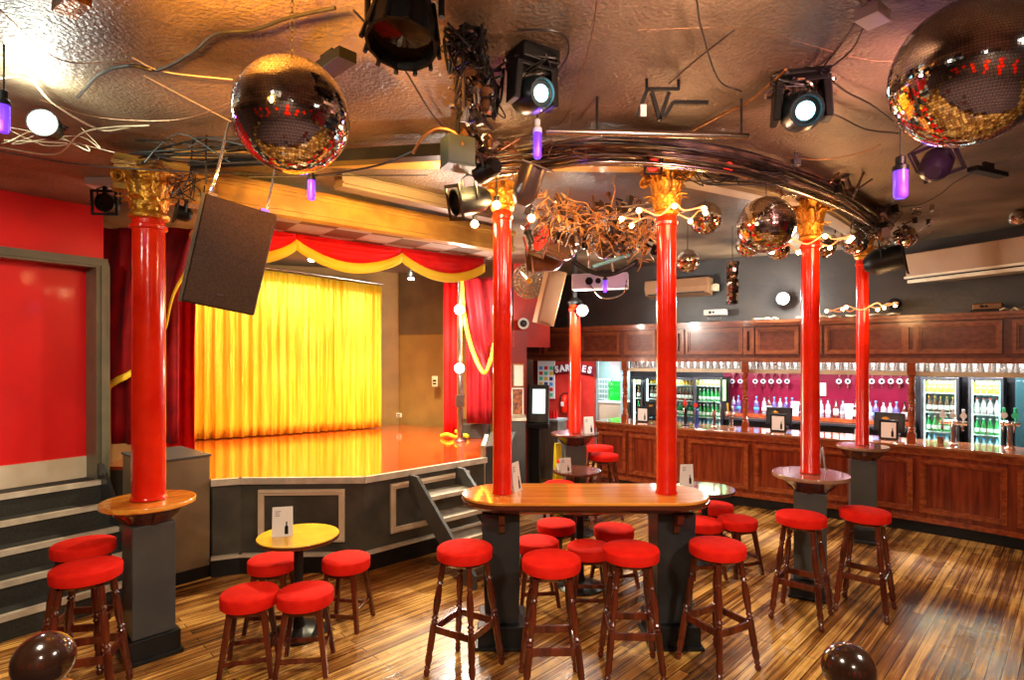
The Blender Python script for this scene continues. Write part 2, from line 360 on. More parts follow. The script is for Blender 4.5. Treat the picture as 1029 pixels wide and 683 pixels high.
# beam along the stage front and moulded beams
def mould_beam(name, p0, p1, z0, z1, w, mA, label):
    bm = NB(); h = z1-z0
    for f0, f1, ww in ((0, .16, .85), (.16, .26, 1.12), (.26, .70, .8), (.70, .82, 1.0), (.82, 1, 1.35)):
        beam(bm, (*p0, z0+h*(f0+f1)/2), (*p1, z0+h*(f0+f1)/2), w*ww, h*(f1-f0))
    return struct(name, bm, mA, label=label)
M_beam = mat('amber_lit_cream', (.62, .36, .07), .3, col2=(.40, .21, .04), nscale=4, bump=.1, coat=.2)  # cream beams; the amber light on them is put into the colour
mould_beam('trim_3', (-2.72, 3.90), (-.02, 6.32), 3.19, 3.42, .14, M_beam, 'amber lit moulded beam running from the left column along the stage front')
mould_beam('trim_4', (-2.4, 4.03), (1.35, 4.20), 3.42, 3.56, .20, M_beam, 'amber lit beam across the tops of the front columns')
mould_beam('trim_5', (-1.35, 4.45), (-.1, 5.62), 3.36, 3.50, .16, mat('tan_beam', (.26, .19, .12), .4), 'tan moulding inside the ceiling beside the stage beam')
mould_beam('trim_6', (1.25, 4.25), (2.62, 5.02), 3.34, 3.56, .16, mat('pale_fascia', (.66, .56, .42), .35), 'pale fascia beam between the middle columns')
mould_beam('trim_7', (2.62, 5.02), (3.98, 6.45), 3.34, 3.56, .16, MATS['pale_fascia'], 'pale fascia beam between the right hand columns')
# ================================================================== STAGE
SP = [(-2.79, 5.33), (-2.57, 5.42), (-1.41, 5.46), (-.31, 6.51), (-.31, 8.95), (-1.93, 9.70), (-4.82, 7.9), (-4.36, 6.0), (-3.42, 5.93)]
st = thing('stage', 'raised stage with glossy orange wooden floor and grey panelled front', 'stage', (0, 0, 0))
bm = NB(); prism(bm, SP, 0, .86); obj('platform', bm, M_dkgrey if False else mat('stage_front_paint', (.040, .041, .033), .4, col2=(.075, .072, .056), nscale=4, bump=.1), st)
m = wood('stage_floor_varnish', (.40, .040, .006), (.56, .085, .010), .12, 'x', .9)
bm = NB(); prism(bm, SP, .862, .9); obj('stage_floor', bm, m, st)
def along(p0, p1, off=0.):
    d = Vector((p1[0]-p0[0], p1[1]-p0[1])); L_ = d.length; d.normalize(); n = Vector((d.y, -d.x))
    return lambda t, o, z: Vector((p0[0]+d.x*t+n.x*(o+off), p0[1]+d.y*t+n.y*(o+off), z)), L_
for i in range(3):
    f, L_ = along(SP[i], SP[i+1])
    bm = NB(); qbox(bm, f, -.01, L_+.01, -.01, .035, .845, .905); obj('edge_trim', bm, M_beige, st)
    bm = NB(); qbox(bm, f, -.01, L_+.01, .0, .03, 0, .16); obj('plinth_board', bm, M_black, st)
    bm = NB(); qbox(bm, f, -.01, L_+.01, .0, .045, .16, .19); obj('plinth_moulding', bm, M_beige, st)
def frame_on(f, t0, t1, z0, z1, w=.055):
    bm = NB(); qbox(bm, f, t0, t1, 0, .03, z0, z0+w); qbox(bm, f, t0, t1, 0, .03, z1-w, z1); qbox(bm, f, t0, t0+w, 0, .03, z0+w, z1-w); qbox(bm, f, t1-w, t1, 0, .03, z0+w, z1-w)
    qbox(bm, f, t0+.015, t1-.015, .03, .04, z0+.015, z0+.03); qbox(bm, f, t0+.015, t1-.015, .03, .04, z1-.03, z1-.015); return bm
f, L_ = along(SP[1], SP[2]); obj('panel_frame', frame_on(f, .17, .98, .29, .79), M_cream, st, bevel=.004)
f, L_ = along(SP[2], SP[3]); obj('panel_frame', frame_on(f, .28, 1.28, .30, .79), M_cream, st, bevel=.004)
# low box at the right end of the stage
bm = NB(); prism(bm, [(-.30, 6.56), (-.02, 6.75), (.06, 7.85), (-.30, 7.85)], 0, 1.02)
e = tag(obj('side_box', bm, M_grey, None, bevel=.01), 'grey boxed plinth closing the right end of the stage', 'box')
bm = NB(); beam(bm, (-.31, 6.54, .5), (-.31, 6.54+.001, .5), .05, 1.0); 
bmesh.ops.delete(bm, geom=bm.verts[:], context='VERTS'); box(bm, (-.33, 6.53, .52), (.05, .05, 1.03)); hexa(bm, [(-.355, 6.55, 1.0), (-.305, 6.55, 1.0), (-.305, 7.5, 1.0), (-.355, 7.5, 1.0)], [(-.355, 6.55, 1.03), (-.305, 6.55, 1.03), (-.305, 7.5, 1.03), (-.355, 7.5, 1.03)])
obj('pale_edge', bm, M_beige, e)
# grey step box on the stage at the right
bm = NB(); prism(bm, [(-.75, 8.0), (-.33, 8.0), (-.33, 8.7), (-.75, 8.7)], .9, 1.10); tag(obj('stage_block', bm, M_grey, bevel=.01), 'low grey block standing on the stage beside the right drape', 'box')
# steps up to the stage (portable, right)
f, L_ = along(SP[2], SP[3], .0)
t = thing('stage_steps', 'grey wooden steps with pale treads leading up to the stage', 'steps')
S0, S1 = .47, 1.06
for k, s in enumerate((S0, S1)):
    bm = NB(); pr = [(.02, .84), (.02, .62), (.80, 0), (.98, 0), (.98, .10)]
    # slanted side board
    P = [(.0, .86), (.13, .86), (1.02, .12), (1.02, .0), (.86, .0), (.0, .70)]
    a = [bm.verts.new(f(s, p_[0]+.05, p_[1])) for p_ in P]; b = [bm.verts.new(f(s+.035, p_[0]+.05, p_[1])) for p_ in P]
    bm.faces.new(a[::-1]); bm.faces.new(b)
    for i in range(len(P)): j = (i+1) % len(P); bm.faces.new((a[i], a[j], b[j], b[i]))
    obj('stringer', bm, M_grey, t)
for k in range(4):
    z = .68-.17*k; o_ = .22+.2*k
    bm = NB(); qbox(bm, f, S0+.035, S1, o_-.13, o_+.13, z-.03, z); tr = obj('tread', bm, mat('tread_paint', (.16, .14, .11), .45, col2=(.26, .22, .17), nscale=12), t)
    bm = NB(); qbox(bm, f, S0+.035, S1, o_+.105, o_+.135, z-.035, z+.004); obj('nosing', bm, M_beige, tr)
# left stairs
t = thing('staircase', 'dark carpeted steps with pale metal nosings at the left wall', 'stairs')
M_carp = mat('dark_carpet', (.020, .019, .014), .85, col2=(.034, .031, .022), nscale=60, bump=.4, bscale=200)
RP0 = Vector((-3.82, 5.28)); du = Vector((-.59, -.81)); dn = Vector((.81, -.59))
def sf(t_, o_, z): p = RP0-du*0+du*t_+dn*o_; return Vector((p.x, p.y, z))
for k in range(5):
    z = .90-.18*k; o1 = .0+.205*k
    bm = NB(); qbox(bm, sf, -.02 if k < 3 else .0, 2.2, -.295 if k == 0 else -.02+.205*(k-1), o1, 0 if k == 4 else z-.20, z)
    s = obj('step', bm, M_carp, t)
    bm = NB(); qbox(bm, sf, -.02, 2.2, o1-.045, o1+.006, z-.012, z+.006); qbox(bm, sf, -.02, 2.2, o1, o1+.012, z-.035, z+.006); obj('nosing', bm, M_beige, s)
bm = NB(); P = [sf(-.05, -.3, 0), sf(-.05, .95, 0), sf(-.05, 1.0, .1), sf(-.05, .0, 1.05), sf(-.05, -.3, 1.05)]
a = [bm.verts.new(p) for p in P]; b = [bm.verts.new(p-Vector((du.x, du.y, 0))*-.03) for p in P]
bm.faces.new(a); bm.faces.new(b[::-1])
for i in range(5): j = (i+1) % 5; bm.faces.new((a[i], a[j], b[j], b[i]))
obj('side_board', bm, M_dkgrey, t)
# big box between column and stage
bx_ = thing('stage_side_cabinet', 'tall brown grey box standing left of the stage behind the left column', 'cabinet', (-3.26, 5.39, 0), .862)
m = mat('brown_grey_board', (.16, .11, .06), .4, col2=(.22, .15, .075), nscale=3, bump=.1)
bm = NB(); box(bm, (0, 0, .57), (.50, .74, 1.10)); obj('body', bm, m, bx_, bevel=.008)
bm = NB(); box(bm, (0, 0, 1.13), (.52, .76, .02)); obj('top_board', bm, M_grey, bx_, bevel=.004)
bm = NB(); box(bm, (0, 0, .055), (.515, .755, .11)); obj('plinth_board', bm, M_black, bx_)
# ---------------- curtains
def drape(name, path, ztop, zbot, amp, wl_, m, parent=None, hem=0., cols=None, seed=0, rows=10, pinch=None):
    P = cat([(x, y, 0) for x, y in path], 10); D = [0.]
    for a_, b_ in zip(P, P[1:]): D.append(D[-1]+(b_-a_).length)
    n = int(D[-1]/wl_*9); bm = NB()
    def fn(u, v):
        s = u*D[-1]; i = 0
        while i < len(D)-2 and D[i+1] < s: i += 1
        q = P[i].lerp(P[i+1], (s-D[i])/(D[i+1]-D[i])); tt = (P[i+1]-P[i]).normalized(); nn = Vector((tt.y, -tt.x, 0))
        ph = s/wl_*2*PI+1.6*noise.noise(Vector((s*1.7, seed, 0)))*2
        a_ = amp*(.65+.55*noise.noise(Vector((s*2.3, seed+5, v*.8))))
        zt = ztop(u) if callable(ztop) else ztop; zb = zbot(u) if callable(zbot) else zbot
        w = math.sin(ph+.5*v*noise.noise(Vector((s*2, 9, seed))))+.35*math.sin(2.3*ph+1)
        off = a_*w*(1-.45*v)+.02*noise.noise(Vector((s*5, v*3, seed)))
        z = zb+(zt-zb)*v-(hem*abs(math.sin(ph*.5)) if v == 0 else 0)
        q2 = q+nn*off+tt*(.3*a_*math.cos(ph)*(1-v))
        return Vector((q2.x, q2.y, z))
    grid(bm, fn, n, rows); return obj(name, bm, m, parent, smooth=True, solid=.006)
cu = thing('gold_curtain', 'shiny gold pleated curtain hanging across the back of the stage', 'curtain')
cpath = [(-4.45, 7.72), (-3.4, 8.35), (-2.10, 9.20)]
drape('curtain_cloth', cpath, lambda u: 3.36-.18*u, .915, .055, .135, M_curt, cu, rows=14)
bm = NB(); tube(bm, [(-4.45, 7.72, 3.40), (-3.4, 8.35, 3.32), (-2.08, 9.22, 3.21)], .018, 8); obj('curtain_rail', bm, M_metal, cu)
dl = thing('stage_drape', 'dark red velvet drape tied back behind the left column', 'curtain')
drape('drape_cloth', [(-4.14, 5.92), (-3.8, 5.86), (-3.45, 5.95)], 3.32, lambda u: 1.15, .06, .2, M_velvet, dl, seed=3)
bm = NB()
BT = [(0, 1.72), (.3, 1.86), (.46, 2.02), (.6, 2.18), (.78, 2.50), (.92, 2.85), (1, 3.15)]
def bot_at(u):
    for (a0, b0), (a1, b1) in zip(BT, BT[1:]):
        if u <= a1+1e-6: return b0+(b1-b0)*(u-a0)/(a1-a0)
def sw(u, v):   # swagged fall in front with gold edge
    x = -4.12+.93*u; top = 3.34; bot = bot_at(u)
    z = bot+(top-bot)*v; y = 5.72+.05*math.sin(9*u+3.4*(1-v))+.03*math.sin(22*u+5*(1-v)); return Vector((x, y, z))
grid(bm, sw, 36, 16); obj('swag', bm, M_velvet, dl, smooth=True, solid=.006)
bm = NB()
def fr(u, v): p = sw(u, 0); return Vector((p.x, p.y-.012, p.z-.05+.07*v))
grid(bm, fr, 36, 2); obj('gold_fringe', bm, M_trimgold, dl, smooth=True, solid=.012)
dl2 = thing('stage_drape', 'bright red velvet drape against the left edge of the gold curtain', 'curtain')
drape('drape_cloth', [(-3.98, 6.22), (-3.7, 6.30), (-3.44, 6.24)], 3.3, 1.02, .04, .13, M_velvet2, dl2, seed=8)
# valance
va = thing('valance', 'red velvet swag valance with gold fringe hanging over the stage front', 'valance')
V0 = Vector((-2.60, 5.12)); V1 = Vector((-.33, 6.96)); Vd = V1-V0
def vt(u_px):
    k = (u_px-CX)/F; return (k*V0.y-V0.x)/(Vd.x-k*Vd.y)
cusps = [vt(205), vt(297), vt(403), vt(486)]
for a_, b_ in zip(cusps, cusps[1:]):
    def sg(u, v, a_=a_, b_=b_):
        t_ = a_+(b_-a_)*u; q = V0+Vd*t_; sag = .10+.17*math.sin(PI*u)**.8
        z = 3.235-(sag)*(1-v); bul = .05*math.sin(PI*u)*math.sin(PI*min(1, 1.2*(1-v)))+.010*math.sin((1-v)*26+3*math.sin(PI*u))
        return Vector((q.x+.62*bul, q.y-.78*bul, z))
    bm = NB(); grid(bm, sg, 24, 14); o = obj('swag', bm, M_velvet2, va, smooth=True, solid=.008)
    bm = NB()
    def fg(u, v, sg=sg): p = sg(u, 0); return p+Vector((.012, -.014, -.06+.105*v))
    grid(bm, fg, 30, 2); obj('gold_fringe', bm, M_trimgold, o, smooth=True, solid=.01)
# right drapes
dr = thing('stage_drape', 'narrow bright red drape at the right side of the stage', 'curtain')
drape('drape_cloth', [(-.98, 8.22), (-.76, 8.12)], 3.16, .915, .04, .11, M_velvet2, dr, seed=4)
bm = NB(); tube(bm, [(-1.0, 8.1, .93), (-.9, 8.02, .96), (-.78, 7.98, .93), (-.68, 8.03, .97), (-.62, 7.98, .93), (-.8, 8.06, 1.0)], .025, 6); obj('tie_rope', bm, M_trimgold, dr)
dr2 = thing('stage_drape', 'dark red drape with gold cord gathered beside the middle column', 'curtain')
drape('drape_cloth', [(-.64, 7.96), (-.28, 7.85)], 3.14, 1.12, .04, .13, M_velvet, dr2, seed=6)
bm = NB(); tube(bm, [gy(464, 282, 7.7), gy(467, 320, 7.7), gy(475, 352, 7.65), gy(486, 374, 7.65), gy(493, 362, 7.7), gy(497, 345, 7.7)], .028, 6); obj('gold_fringe', bm, M_trimgold, dr2, smooth=True)
bm = NB(); grid(bm, lambda u, v: Vector((-.68+.46*u, 7.74+.03*math.sin(14*u+4*v)+.02, 3.12-(1-v)*(1.5*u**.7+.1))), 20, 20); obj('swag', bm, M_velvet, dr2, smooth=True, solid=.006)
# lamp post on the stage
lp = thing('lamp_stand', 'metal pole on the stage carrying two bright white lamps', 'lamp', (-.70, 7.72, .9))
bm = NB(); rod(bm, (0, 0, 0), (0, 0, 2.2), .04, 12); lathe(bm, [(.09, 0), (.09, .02), (.05, .05)], 14); box(bm, (0, 0, .55), (.11, .1, .16)); obj('pole', bm, M_metal, lp, smooth=True)
for zz, vv in ((0, 311), (0, 370)):
    z = HC+(HZ-vv)*7.6/F-.9
    bm = NB(); M = Matrix.Translation((0, -.06, z)) @ Matrix.Rotation(PI/2, 4, 'X'); lathe(bm, [(.03, -.06), (.06, -.03), (.075, .04), (.07, .045)], 14, M); h_ = obj('lamp_housing', bm, M_blk, lp, smooth=True)
    bm = NB(); M = Matrix.Translation((0, -.11, z)) @ Matrix.Rotation(PI/2, 4, 'X'); lathe(bm, [(0, .02), (.05, .015), (.062, 0), (0, -.01)], 14, M); obj('bulb', bm, E_white, h_, smooth=True)
    light('POINT', (0, -.25, z), 55, (1, .9, .75), .06, lp)
# socket plates on the stage wall
for (u, v, w_, h_, lb) in ((437, 383, .10, .17, 'small cream notice plate on brown stage wall'), (401, 417, .09, .07, 'cream socket low on brown stage wall')):
    y = 9.4-.43*((u-CX)*9.2/F+1.3); p = gy(u, v, y-.15)
    k = thing('wall_plate', lb, 'wall plate', p, -.41); bm = NB(); box(bm, (0, 0, 0), (w_, .02, h_)); obj('plate', bm, M_cream, k, bevel=.003)
    bm = NB(); box(bm, (0, -.012, .01), (w_*.6, .006, h_*.18)); box(bm, (0, -.012, -h_*.22), (w_*.6, .006, h_*.14)); obj('marking', bm, M_black, k)
# small spots under the stage ceiling
for i, (u, v) in enumerate(((313, 258), (413, 277))):
    p = gy(u, v, 6.5+.9*i)
    k = thing('stage_spotlight', ['small bright spotlight above the left part of the gold curtain', 'small bright spotlight above the right edge of the gold curtain'][i], 'spotlight', p)
    bm = NB(); lathe(bm, [(.03, .10), (.045, .04), (.05, -.02), (.045, -.03)], 14); obj('housing', bm, M_blk, k, smooth=True)
    bm = NB(); lathe(bm, [(0, -.02), (.04, -.032), (.03, -.05), (0, -.055)], 12); obj('bulb', bm, E_white, k, smooth=True)
    bm = NB(); rod(bm, (0, 0, .1), (0, 0, 3.44-p.z), .008); obj('stem', bm, M_wire, k)
    light('SPOT', (0, 0, -.08), 260, (1, .86, .55), .05, k, spot=2.4, aim=None)
# ================================================================== COLUMNS
def spiral(r0, turns, n=22, flip=1):
    out = []
    for i in range(n):
        t = i/(n-1); a = t*turns*2*PI; r = r0*(1-.82*t); out.append((flip*(r*math.cos(a)), r*math.sin(a)))
    return out
def capital(parent, z0, z1, r, s=1.):
    H = z1-z0; R = max(r, .088); Q = .225
    bm = NB(); lathe(bm, [(r*1.0, z0-.03), (r*1.18, z0-.02), (r*1.25, z0), (r*1.1, z0+.015), (R*.95, z0+.04), (R*1.05, z0+H*.45), (R*1.35, z0+H*.75), (R*1.6, z0+H*.86)], 24)
    cap = obj('capital', bm, M_gold, parent, smooth=True)
    bm = NB()
    for ring, (n, zb, hh, ro) in enumerate(((8, z0+.02, H*.36, 1.02), (8, z0+.05, H*.66, 1.10))):
        for i in range(n):
            a = 2*PI*(i+.5*ring)/n
            def lf(u, v, a=a, zb=zb, hh=hh, ro=ro):
                w = .40*R*math.sin(PI*min(1, v*.8+.16))*(1+.25*math.sin(v*22))
                out = R*ro+R*.10*v+R*.75*v**4; z = zb+hh*(v-.30*max(0, v-.8)/.2*v)
                cx_, sx_ = math.cos(a), math.sin(a); o_ = (u-.5)*2*w; out -= .45*abs(u-.5)*R*.5
                return Vector((cx_*out-sx_*o_, sx_*out+cx_*o_, z))
            grid(bm, lf, 4, 8)
    obj('acanthus_leaves', bm, M_gold, cap, smooth=True, solid=.007)
    for i in range(8):
        a = i*PI/4+(PI/8 if False else 0); diag = i % 2 == 1
        bm = NB(); c_ = Q*.80 if diag else R*1.55; rr_ = .042 if diag else .028; pts = []
        pts += [(R*1.0, z0+H*.35), (R*1.25, z0+H*.62)]
        for k_ in range(15):
            t_ = k_/14; b_ = PI*.75-t_*2*PI*1.5; rr2 = rr_*(1-.75*t_); pts.append((c_+rr2*math.cos(b_), z0+H*.72+rr2*math.sin(b_)))
        tube(bm, [(math.cos(a)*o_, math.sin(a)*o_, z_) for o_, z_ in pts], lambda t: .013*(1-.4*t) if diag else .009, 6, 3)
        obj('volute', bm, M_gold if diag else M_bronze, cap, smooth=True)
    bm = NB(); pts = []
    for i in range(4):
        a = PI/4+i*PI/2; c = Q
        for da in (-.10, .10): pts.append((c*math.cos(a+da), c*math.sin(a+da)))
        pts.append((Q*.62*math.cos(a+PI/4), Q*.62*math.sin(a+PI/4)))
    prism(bm, [(p[0]*.93, p[1]*.93) for p in pts], z0+H*.86, z0+H*.92); prism(bm, pts, z0+H*.925, z1)
    obj('abacus', bm, M_bronze, parent)
    return cap
def column(x, y, r, zb, zc, zt, label, cap=True):
    c = thing('column', label, 'column', (x, y, 0), group=None)
    bm = NB(); lathe(bm, [(r*1.08, zb), (r*1.08, zb+.01), (r, zb+.02), (r*.985, (zb+zc)/2), (r*.95, zc-.10), (r*1.1, zc-.09), (r*1.12, zc-.07), (r*.97, zc-.055), (r*.97, zc)], 40)
    obj('shaft', bm, M_red, c, smooth=True)
    if cap: capital(c, zc, zt, r)
    return c
CZ = 3.09
column(-2.52, 3.97, .104, 1.065, 3.02, 3.36, 'thick glossy red column standing in front of the red wall at the left')
column(-.07, 4.15, .069, 1.06, 3.13, 3.44, 'glossy red column rising from the left end of the long table')
column(1.12, 4.15, .072, 1.06, 3.09, 3.44, 'glossy red column rising from the right end of the long table')
column(2.57, 4.93, .075, 1.05, 3.07, 3.42, 'glossy red column over the round ledge nearest the two right hand tall stools')
column(3.92, 6.40, .064, 1.06, 3.16, 3.46, 'thin red column in front of the bar, furthest right of all')
c5 = column(.80, 7.28, .075, 1.085, 2.72, 2.9, 'far red column beside the kitchen hatch with a lamp on top', cap=False)
bm = NB(); lathe(bm, [(.08, 2.70), (.10, 2.74), (.06, 2.78), (.03, 2.80), (.025, CEIL+.02)], 16); obj('top_post', bm, M_blk, c5, smooth=True)
# pedestals with ledges
def ledge(x, y, rt, zt, w, label, m_top=None, rz=0., wp=None, plinth=.16):
    t = thing('ledge_table', label, 'table', (x, y, 0), rz)
    bm = NB(); lathe(bm, [(0, zt-.035), (rt*.97, zt-.035), (rt, zt-.028), (rt, zt-.006), (rt*.985, zt), (0, zt)], 48); obj('tabletop', bm, m_top or M_top, t, smooth=True)
    bm = NB(); lathe(bm, [(0, zt-.15), (w*.50, zt-.15), (w*.62, zt-.11), (rt*.80, zt-.05), (rt*.94, zt-.0365), (0, zt-.0365)], 40); obj('underside', bm, M_topedge, t, smooth=True)
    bm = NB(); box(bm, (0, 0, (zt-.15+plinth)/2), (w, w, zt-.15-plinth)); obj('pedestal', bm, M_grey, t, bevel=.006)
    for dx, dy in ((0, -1), (1, 0), (-1, 0)):
        bm = NB(); P = [(0, 0), (.09, 0), (.075, -.05), (.04, -.09), (0, -.12)]
        a_ = [bm.verts.new((dx*(w/2+p[0])+(-.02 if dx == 0 else 0), dy*(w/2+p[0])+(-.02 if dy == 0 else 0), zt-.036+p[1])) for p in P]
        b_ = [bm.verts.new((dx*(w/2+p[0])+(.02 if dx == 0 else 0), dy*(w/2+p[0])+(.02 if dy == 0 else 0), zt-.036+p[1])) for p in P]
        bm.faces.new(a_); bm.faces.new(b_[::-1])
        for i in range(5): j = (i+1) % 5; bm.faces.new((a_[i], a_[j], b_[j], b_[i]))
        obj('bracket', bm, M_topedge, t)
    bm = NB(); box(bm, (0, 0, plinth/2), (w+.05, w+.05, plinth)); box(bm, (0, 0, .015), (w+.08, w+.08, .03)); obj('plinth', bm, M_black, t, bevel=.004)
    return t
ledge(-2.52, 3.97, .29, 1.06, .26, 'oval looking wooden ledge on a grey box pedestal around the left red column', rz=.82)
ledge(2.57, 4.93, .305, 1.045, .25, 'round ledge with shiny top around the thick right hand column, behind two tall stools', M_browntop, rz=-.50)
ledge(3.92, 6.40, .26, 1.055, .25, 'round ledge on a grey pedestal around the thin column in front of the bar', M_browntop, rz=-.45)
ledge(.80, 7.28, .30, 1.08, .26, 'round ledge on a grey box pedestal around the far column by the kitchen hatch', M_topedge)
# long table on two tapered slabs
LT = thing('long_table', 'long high table with rounded ends and orange varnished top between two red columns', 'table', (.53, 4.17, 0))
def capsule(hx, r, n=20): return [(hx+r*math.cos(a), r*math.sin(a)) for a in [(-PI/2+PI*i/n) for i in range(n+1)]]+[(-hx-r*math.cos(a), -r*math.sin(a)) for a in [(-PI/2+PI*i/n) for i in range(n+1)]]
bm = NB(); prism(bm, capsule(.585, .305), 1.038, 1.058); obj('tabletop', bm, M_top, LT, bevel=.004)
bm = NB(); A = capsule(.585, .312); Bq = capsule(.585, .29); Cq = capsule(.56, .20); rr = []
for P, z in ((Bq, 1.0375), (A, 1.03), (A, 1.012), (Bq, .99), (Cq, .955), (capsule(.56, .15), .945)): rr.append([bm.verts.new((p[0], p[1], z)) for p in P])
for p, q in zip(rr, rr[1:]):
    for i in range(len(p)): j = (i+1) % len(p); bm.faces.new((p[i], p[j], q[j], q[i]))
bm.faces.new(rr[0]); bm.faces.new(rr[-1][::-1]); obj('table_apron', bm, M_topedge, LT, smooth=True)
for sx, xx in ((-1, -.60), (1, .62)):
    bm = NB(); hexa(bm, [(xx-.12, -.13, .16), (xx+.12, -.13, .16), (xx+.12, .13, .16), (xx-.12, .13, .16)], [(xx-.125-(.02 if sx < 0 else 0), -.15, .944), (xx+.125+(.02 if sx > 0 else 0), -.15, .944), (xx+.125+(.02 if sx > 0 else 0), .15, .944), (xx-.125-(.02 if sx < 0 else 0), .15, .944)])
    p = obj('pedestal', bm, M_dkgrey, LT, bevel=.006)
    bm = NB(); box(bm, (xx, 0, .08), (.34, .36, .16)); box(bm, (xx, 0, .012), (.38, .40, .024)); obj('plinth', bm, M_black, LT, bevel=.005)
    bm = NB(); P = [(0, 0), (.14, 0), (.11, -.06), (.05, -.09), (.03, -.14), (0, -.16)]
    a_ = [bm.verts.new((xx-.02, -.145-p_[0], .96+p_[1])) for p_ in P]; b_ = [bm.verts.new((xx+.02, -.145-p_[0], .96+p_[1])) for p_ in P]
    bm.faces.new(a_); bm.faces.new(b_[::-1])
    for i in range(6): j = (i+1) % 6; bm.faces.new((a_[i], a_[j], b_[j], b_[i]))
    obj('bracket', bm, M_topedge, LT)
# ================================================================== STOOLS
def cushion(bm, r, z0, z1):
    h = z1-z0; lathe(bm, [(0, z0), (r*.95, z0), (r*.99, z0+h*.06), (r, z0+h*.2), (r*1.005, z0+h*.80), (r*.99, z0+h*.92), (r*.955, z0+h*.99), (r*.6, z1+.008), (0, z1+.012)], 40)
TP = [(0, .016), (.05, .019), (.09, .024), (.12, .017), (.14, .026), (.165, .017), (.185, .025), (.21, .018), (.30, .022), (.335, .024)]   # bottom turning
def high_stool(label):
    t = thing('bar_stool', label, 'stool')
    bm = NB(); cushion(bm, .182, .735, .806); obj('seat_cushion', bm, M_seat, t, smooth=True)
    bm = NB(); lathe(bm, [(0, .707), (.135, .707), (.15, .715), (.165, .735), (0, .735)], 32); obj('seat_ring', bm, M_leg, t, smooth=True)
    prof = [(0, .013), (.012, .019), (.035, .021), (.055, .013), (.07, .021), (.09, .014), (.11, .020), (.13, .023), (.17, .023), (.21, .018), (.225, .023), (.24, .0225), (.45, .0225), (.455, .014),
            (.475, .022), (.49, .014), (.51, .023), (.53, .015), (.56, .019), (.66, .024), (.76, .020), (.80, .014), (.82, .022), (.84, .014), (.86, .021), (.90, .019), (1, .018)]
    for sx in (-1, 1):
        for sy in (-1, 1):
            bm = NB(); turned(bm, (sx*.178, sy*.178, 0), (sx*.10, sy*.10, .714), prof, 12); obj('leg', bm, M_leg, t, smooth=True)
    def lx(z): return .178-.078*z/.70
    for k in range(4):
        z = .295; a = lx(z); p = [(-a, -a), (a, -a), (a, a), (-a, a)]; q0, q1 = p[k], p[(k+1) % 4]
        bm = NB(); beam(bm, (*q0, z), (*q1, z), .018, .046); obj('stretcher', bm, M_leg, t, bevel=.003)
    return t
def low_stool(label):
    t = thing('low_stool', label, 'stool')
    bm = NB(); cushion(bm, .18, .422, .505); obj('seat_cushion', bm, M_seat, t, smooth=True)
    bm = NB(); box(bm, (0, 0, .402), (.235, .235, .04)); obj('seat_frame', bm, M_leg, t, bevel=.004)
    for sx in (-1, 1):
        for sy in (-1, 1):
            bm = NB(); b = Vector((sx*.155, sy*.155, 0)); tp = Vector((sx*.10, sy*.10, .42)); w0, w1 = .015, .019
            hexa(bm, [b+Vector((i*w0, j*w0, 0)) for i, j in ((-1,-1),(1,-1),(1,1),(-1,1))], [tp+Vector((i*w1, j*w1, 0)) for i, j in ((-1,-1),(1,-1),(1,1),(-1,1))]); obj('leg', bm, M_leg, t, bevel=.004)
    for k, z in ((0, .11), (1, .15), (2, .11), (3, .15)):
        a = .155-.055*z/.405; p = [(-a, -a), (a, -a), (a, a), (-a, a)]; q0, q1 = p[k], p[(k+1) % 4]
        bm = NB(); beam(bm, (*q0, z), (*q1, z), .016, .03); obj('stretcher', bm, M_leg, t, bevel=.003)
    return t
hs = [  # u, v of the seat centre, turn, label
 (87, 570, .35, 'tall red stool nearest the left column with turned dark legs'),
 (84, 547, .2, 'tall red stool half hidden behind another stool by the left steps'),
 (467, 551, 1.06, 'tall red stool left of the long table in front of its left column'),
 (554, 562, .03, 'tall red stool standing in front of the middle of the long table'),
 (634, 552, -.04, 'tall red stool in front of the right column of the long table'),
 (721, 548, .49, 'tall red stool at the right end of the long table'),
 (805, 519, .89, 'tall red stool in front of the round ledge with pale top'),
 (869, 515, .85, 'tall red stool furthest right on the open floor'),
 (607, 459, .2, 'far tall red stool with turned legs right of the far column ledge'),
 (603, 451, .6, 'furthest tall red stool, just behind another stool near the kitchen hatch')]
g0 = None; STO = []
for i, (u, v, rz, lb) in enumerate(hs):
    x, y = gz(u, v-3.5, .815)
    if g0 is None: g0 = high_stool(lb); g0.location = (x, y, 0); g0.rotation_euler[2] = rz; g0['group'] = 'tall red bar stools'
    else: dup(g0, (x, y, 0), rz, lb, 'tall red bar stools')
ls = [
 (307, 594, .15, 'low red stool in front of the small yellow table, right one of the front pair'),
 (251, 595, .25, 'low red stool front left of the small yellow table'),
 (274, 562, .1, 'low red stool behind the small yellow table on its left, mostly hidden'),
 (348, 561, -.15, 'low red stool right of the small yellow table'),
 (540, 544, .1, 'low red stool seen just right of the left pedestal of the long table'),
 (559, 526, .5, 'low red stool under the long table, the upper left one of those behind it'),
 (617, 531, .3, 'low red stool seen under the long table behind the front stools, right of centre'),
 (592, 549, 0, 'low red stool half hidden behind the stool in front of the right column'),
 (706, 524, .1, 'low red stool half hidden behind the stool at the right end of the long table'),
 (741, 522, .35, 'low red stool standing free right of the silver topped table'),
 (719, 508, .2, 'low red stool directly under the silver topped round table'),
 (562, 486, .2, 'low red stool behind the long table at the dark round table')]
g1 = None
for i, (u, v, rz, lb) in enumerate(ls):
    x, y = gz(u, v-2, .51)
    if g1 is None: g1 = low_stool(lb); g1.location = (x, y, 0); g1.rotation_euler[2] = rz; g1['group'] = 'low red stools'
    else: dup(g1, (x, y, 0), rz, lb, 'low red stools')
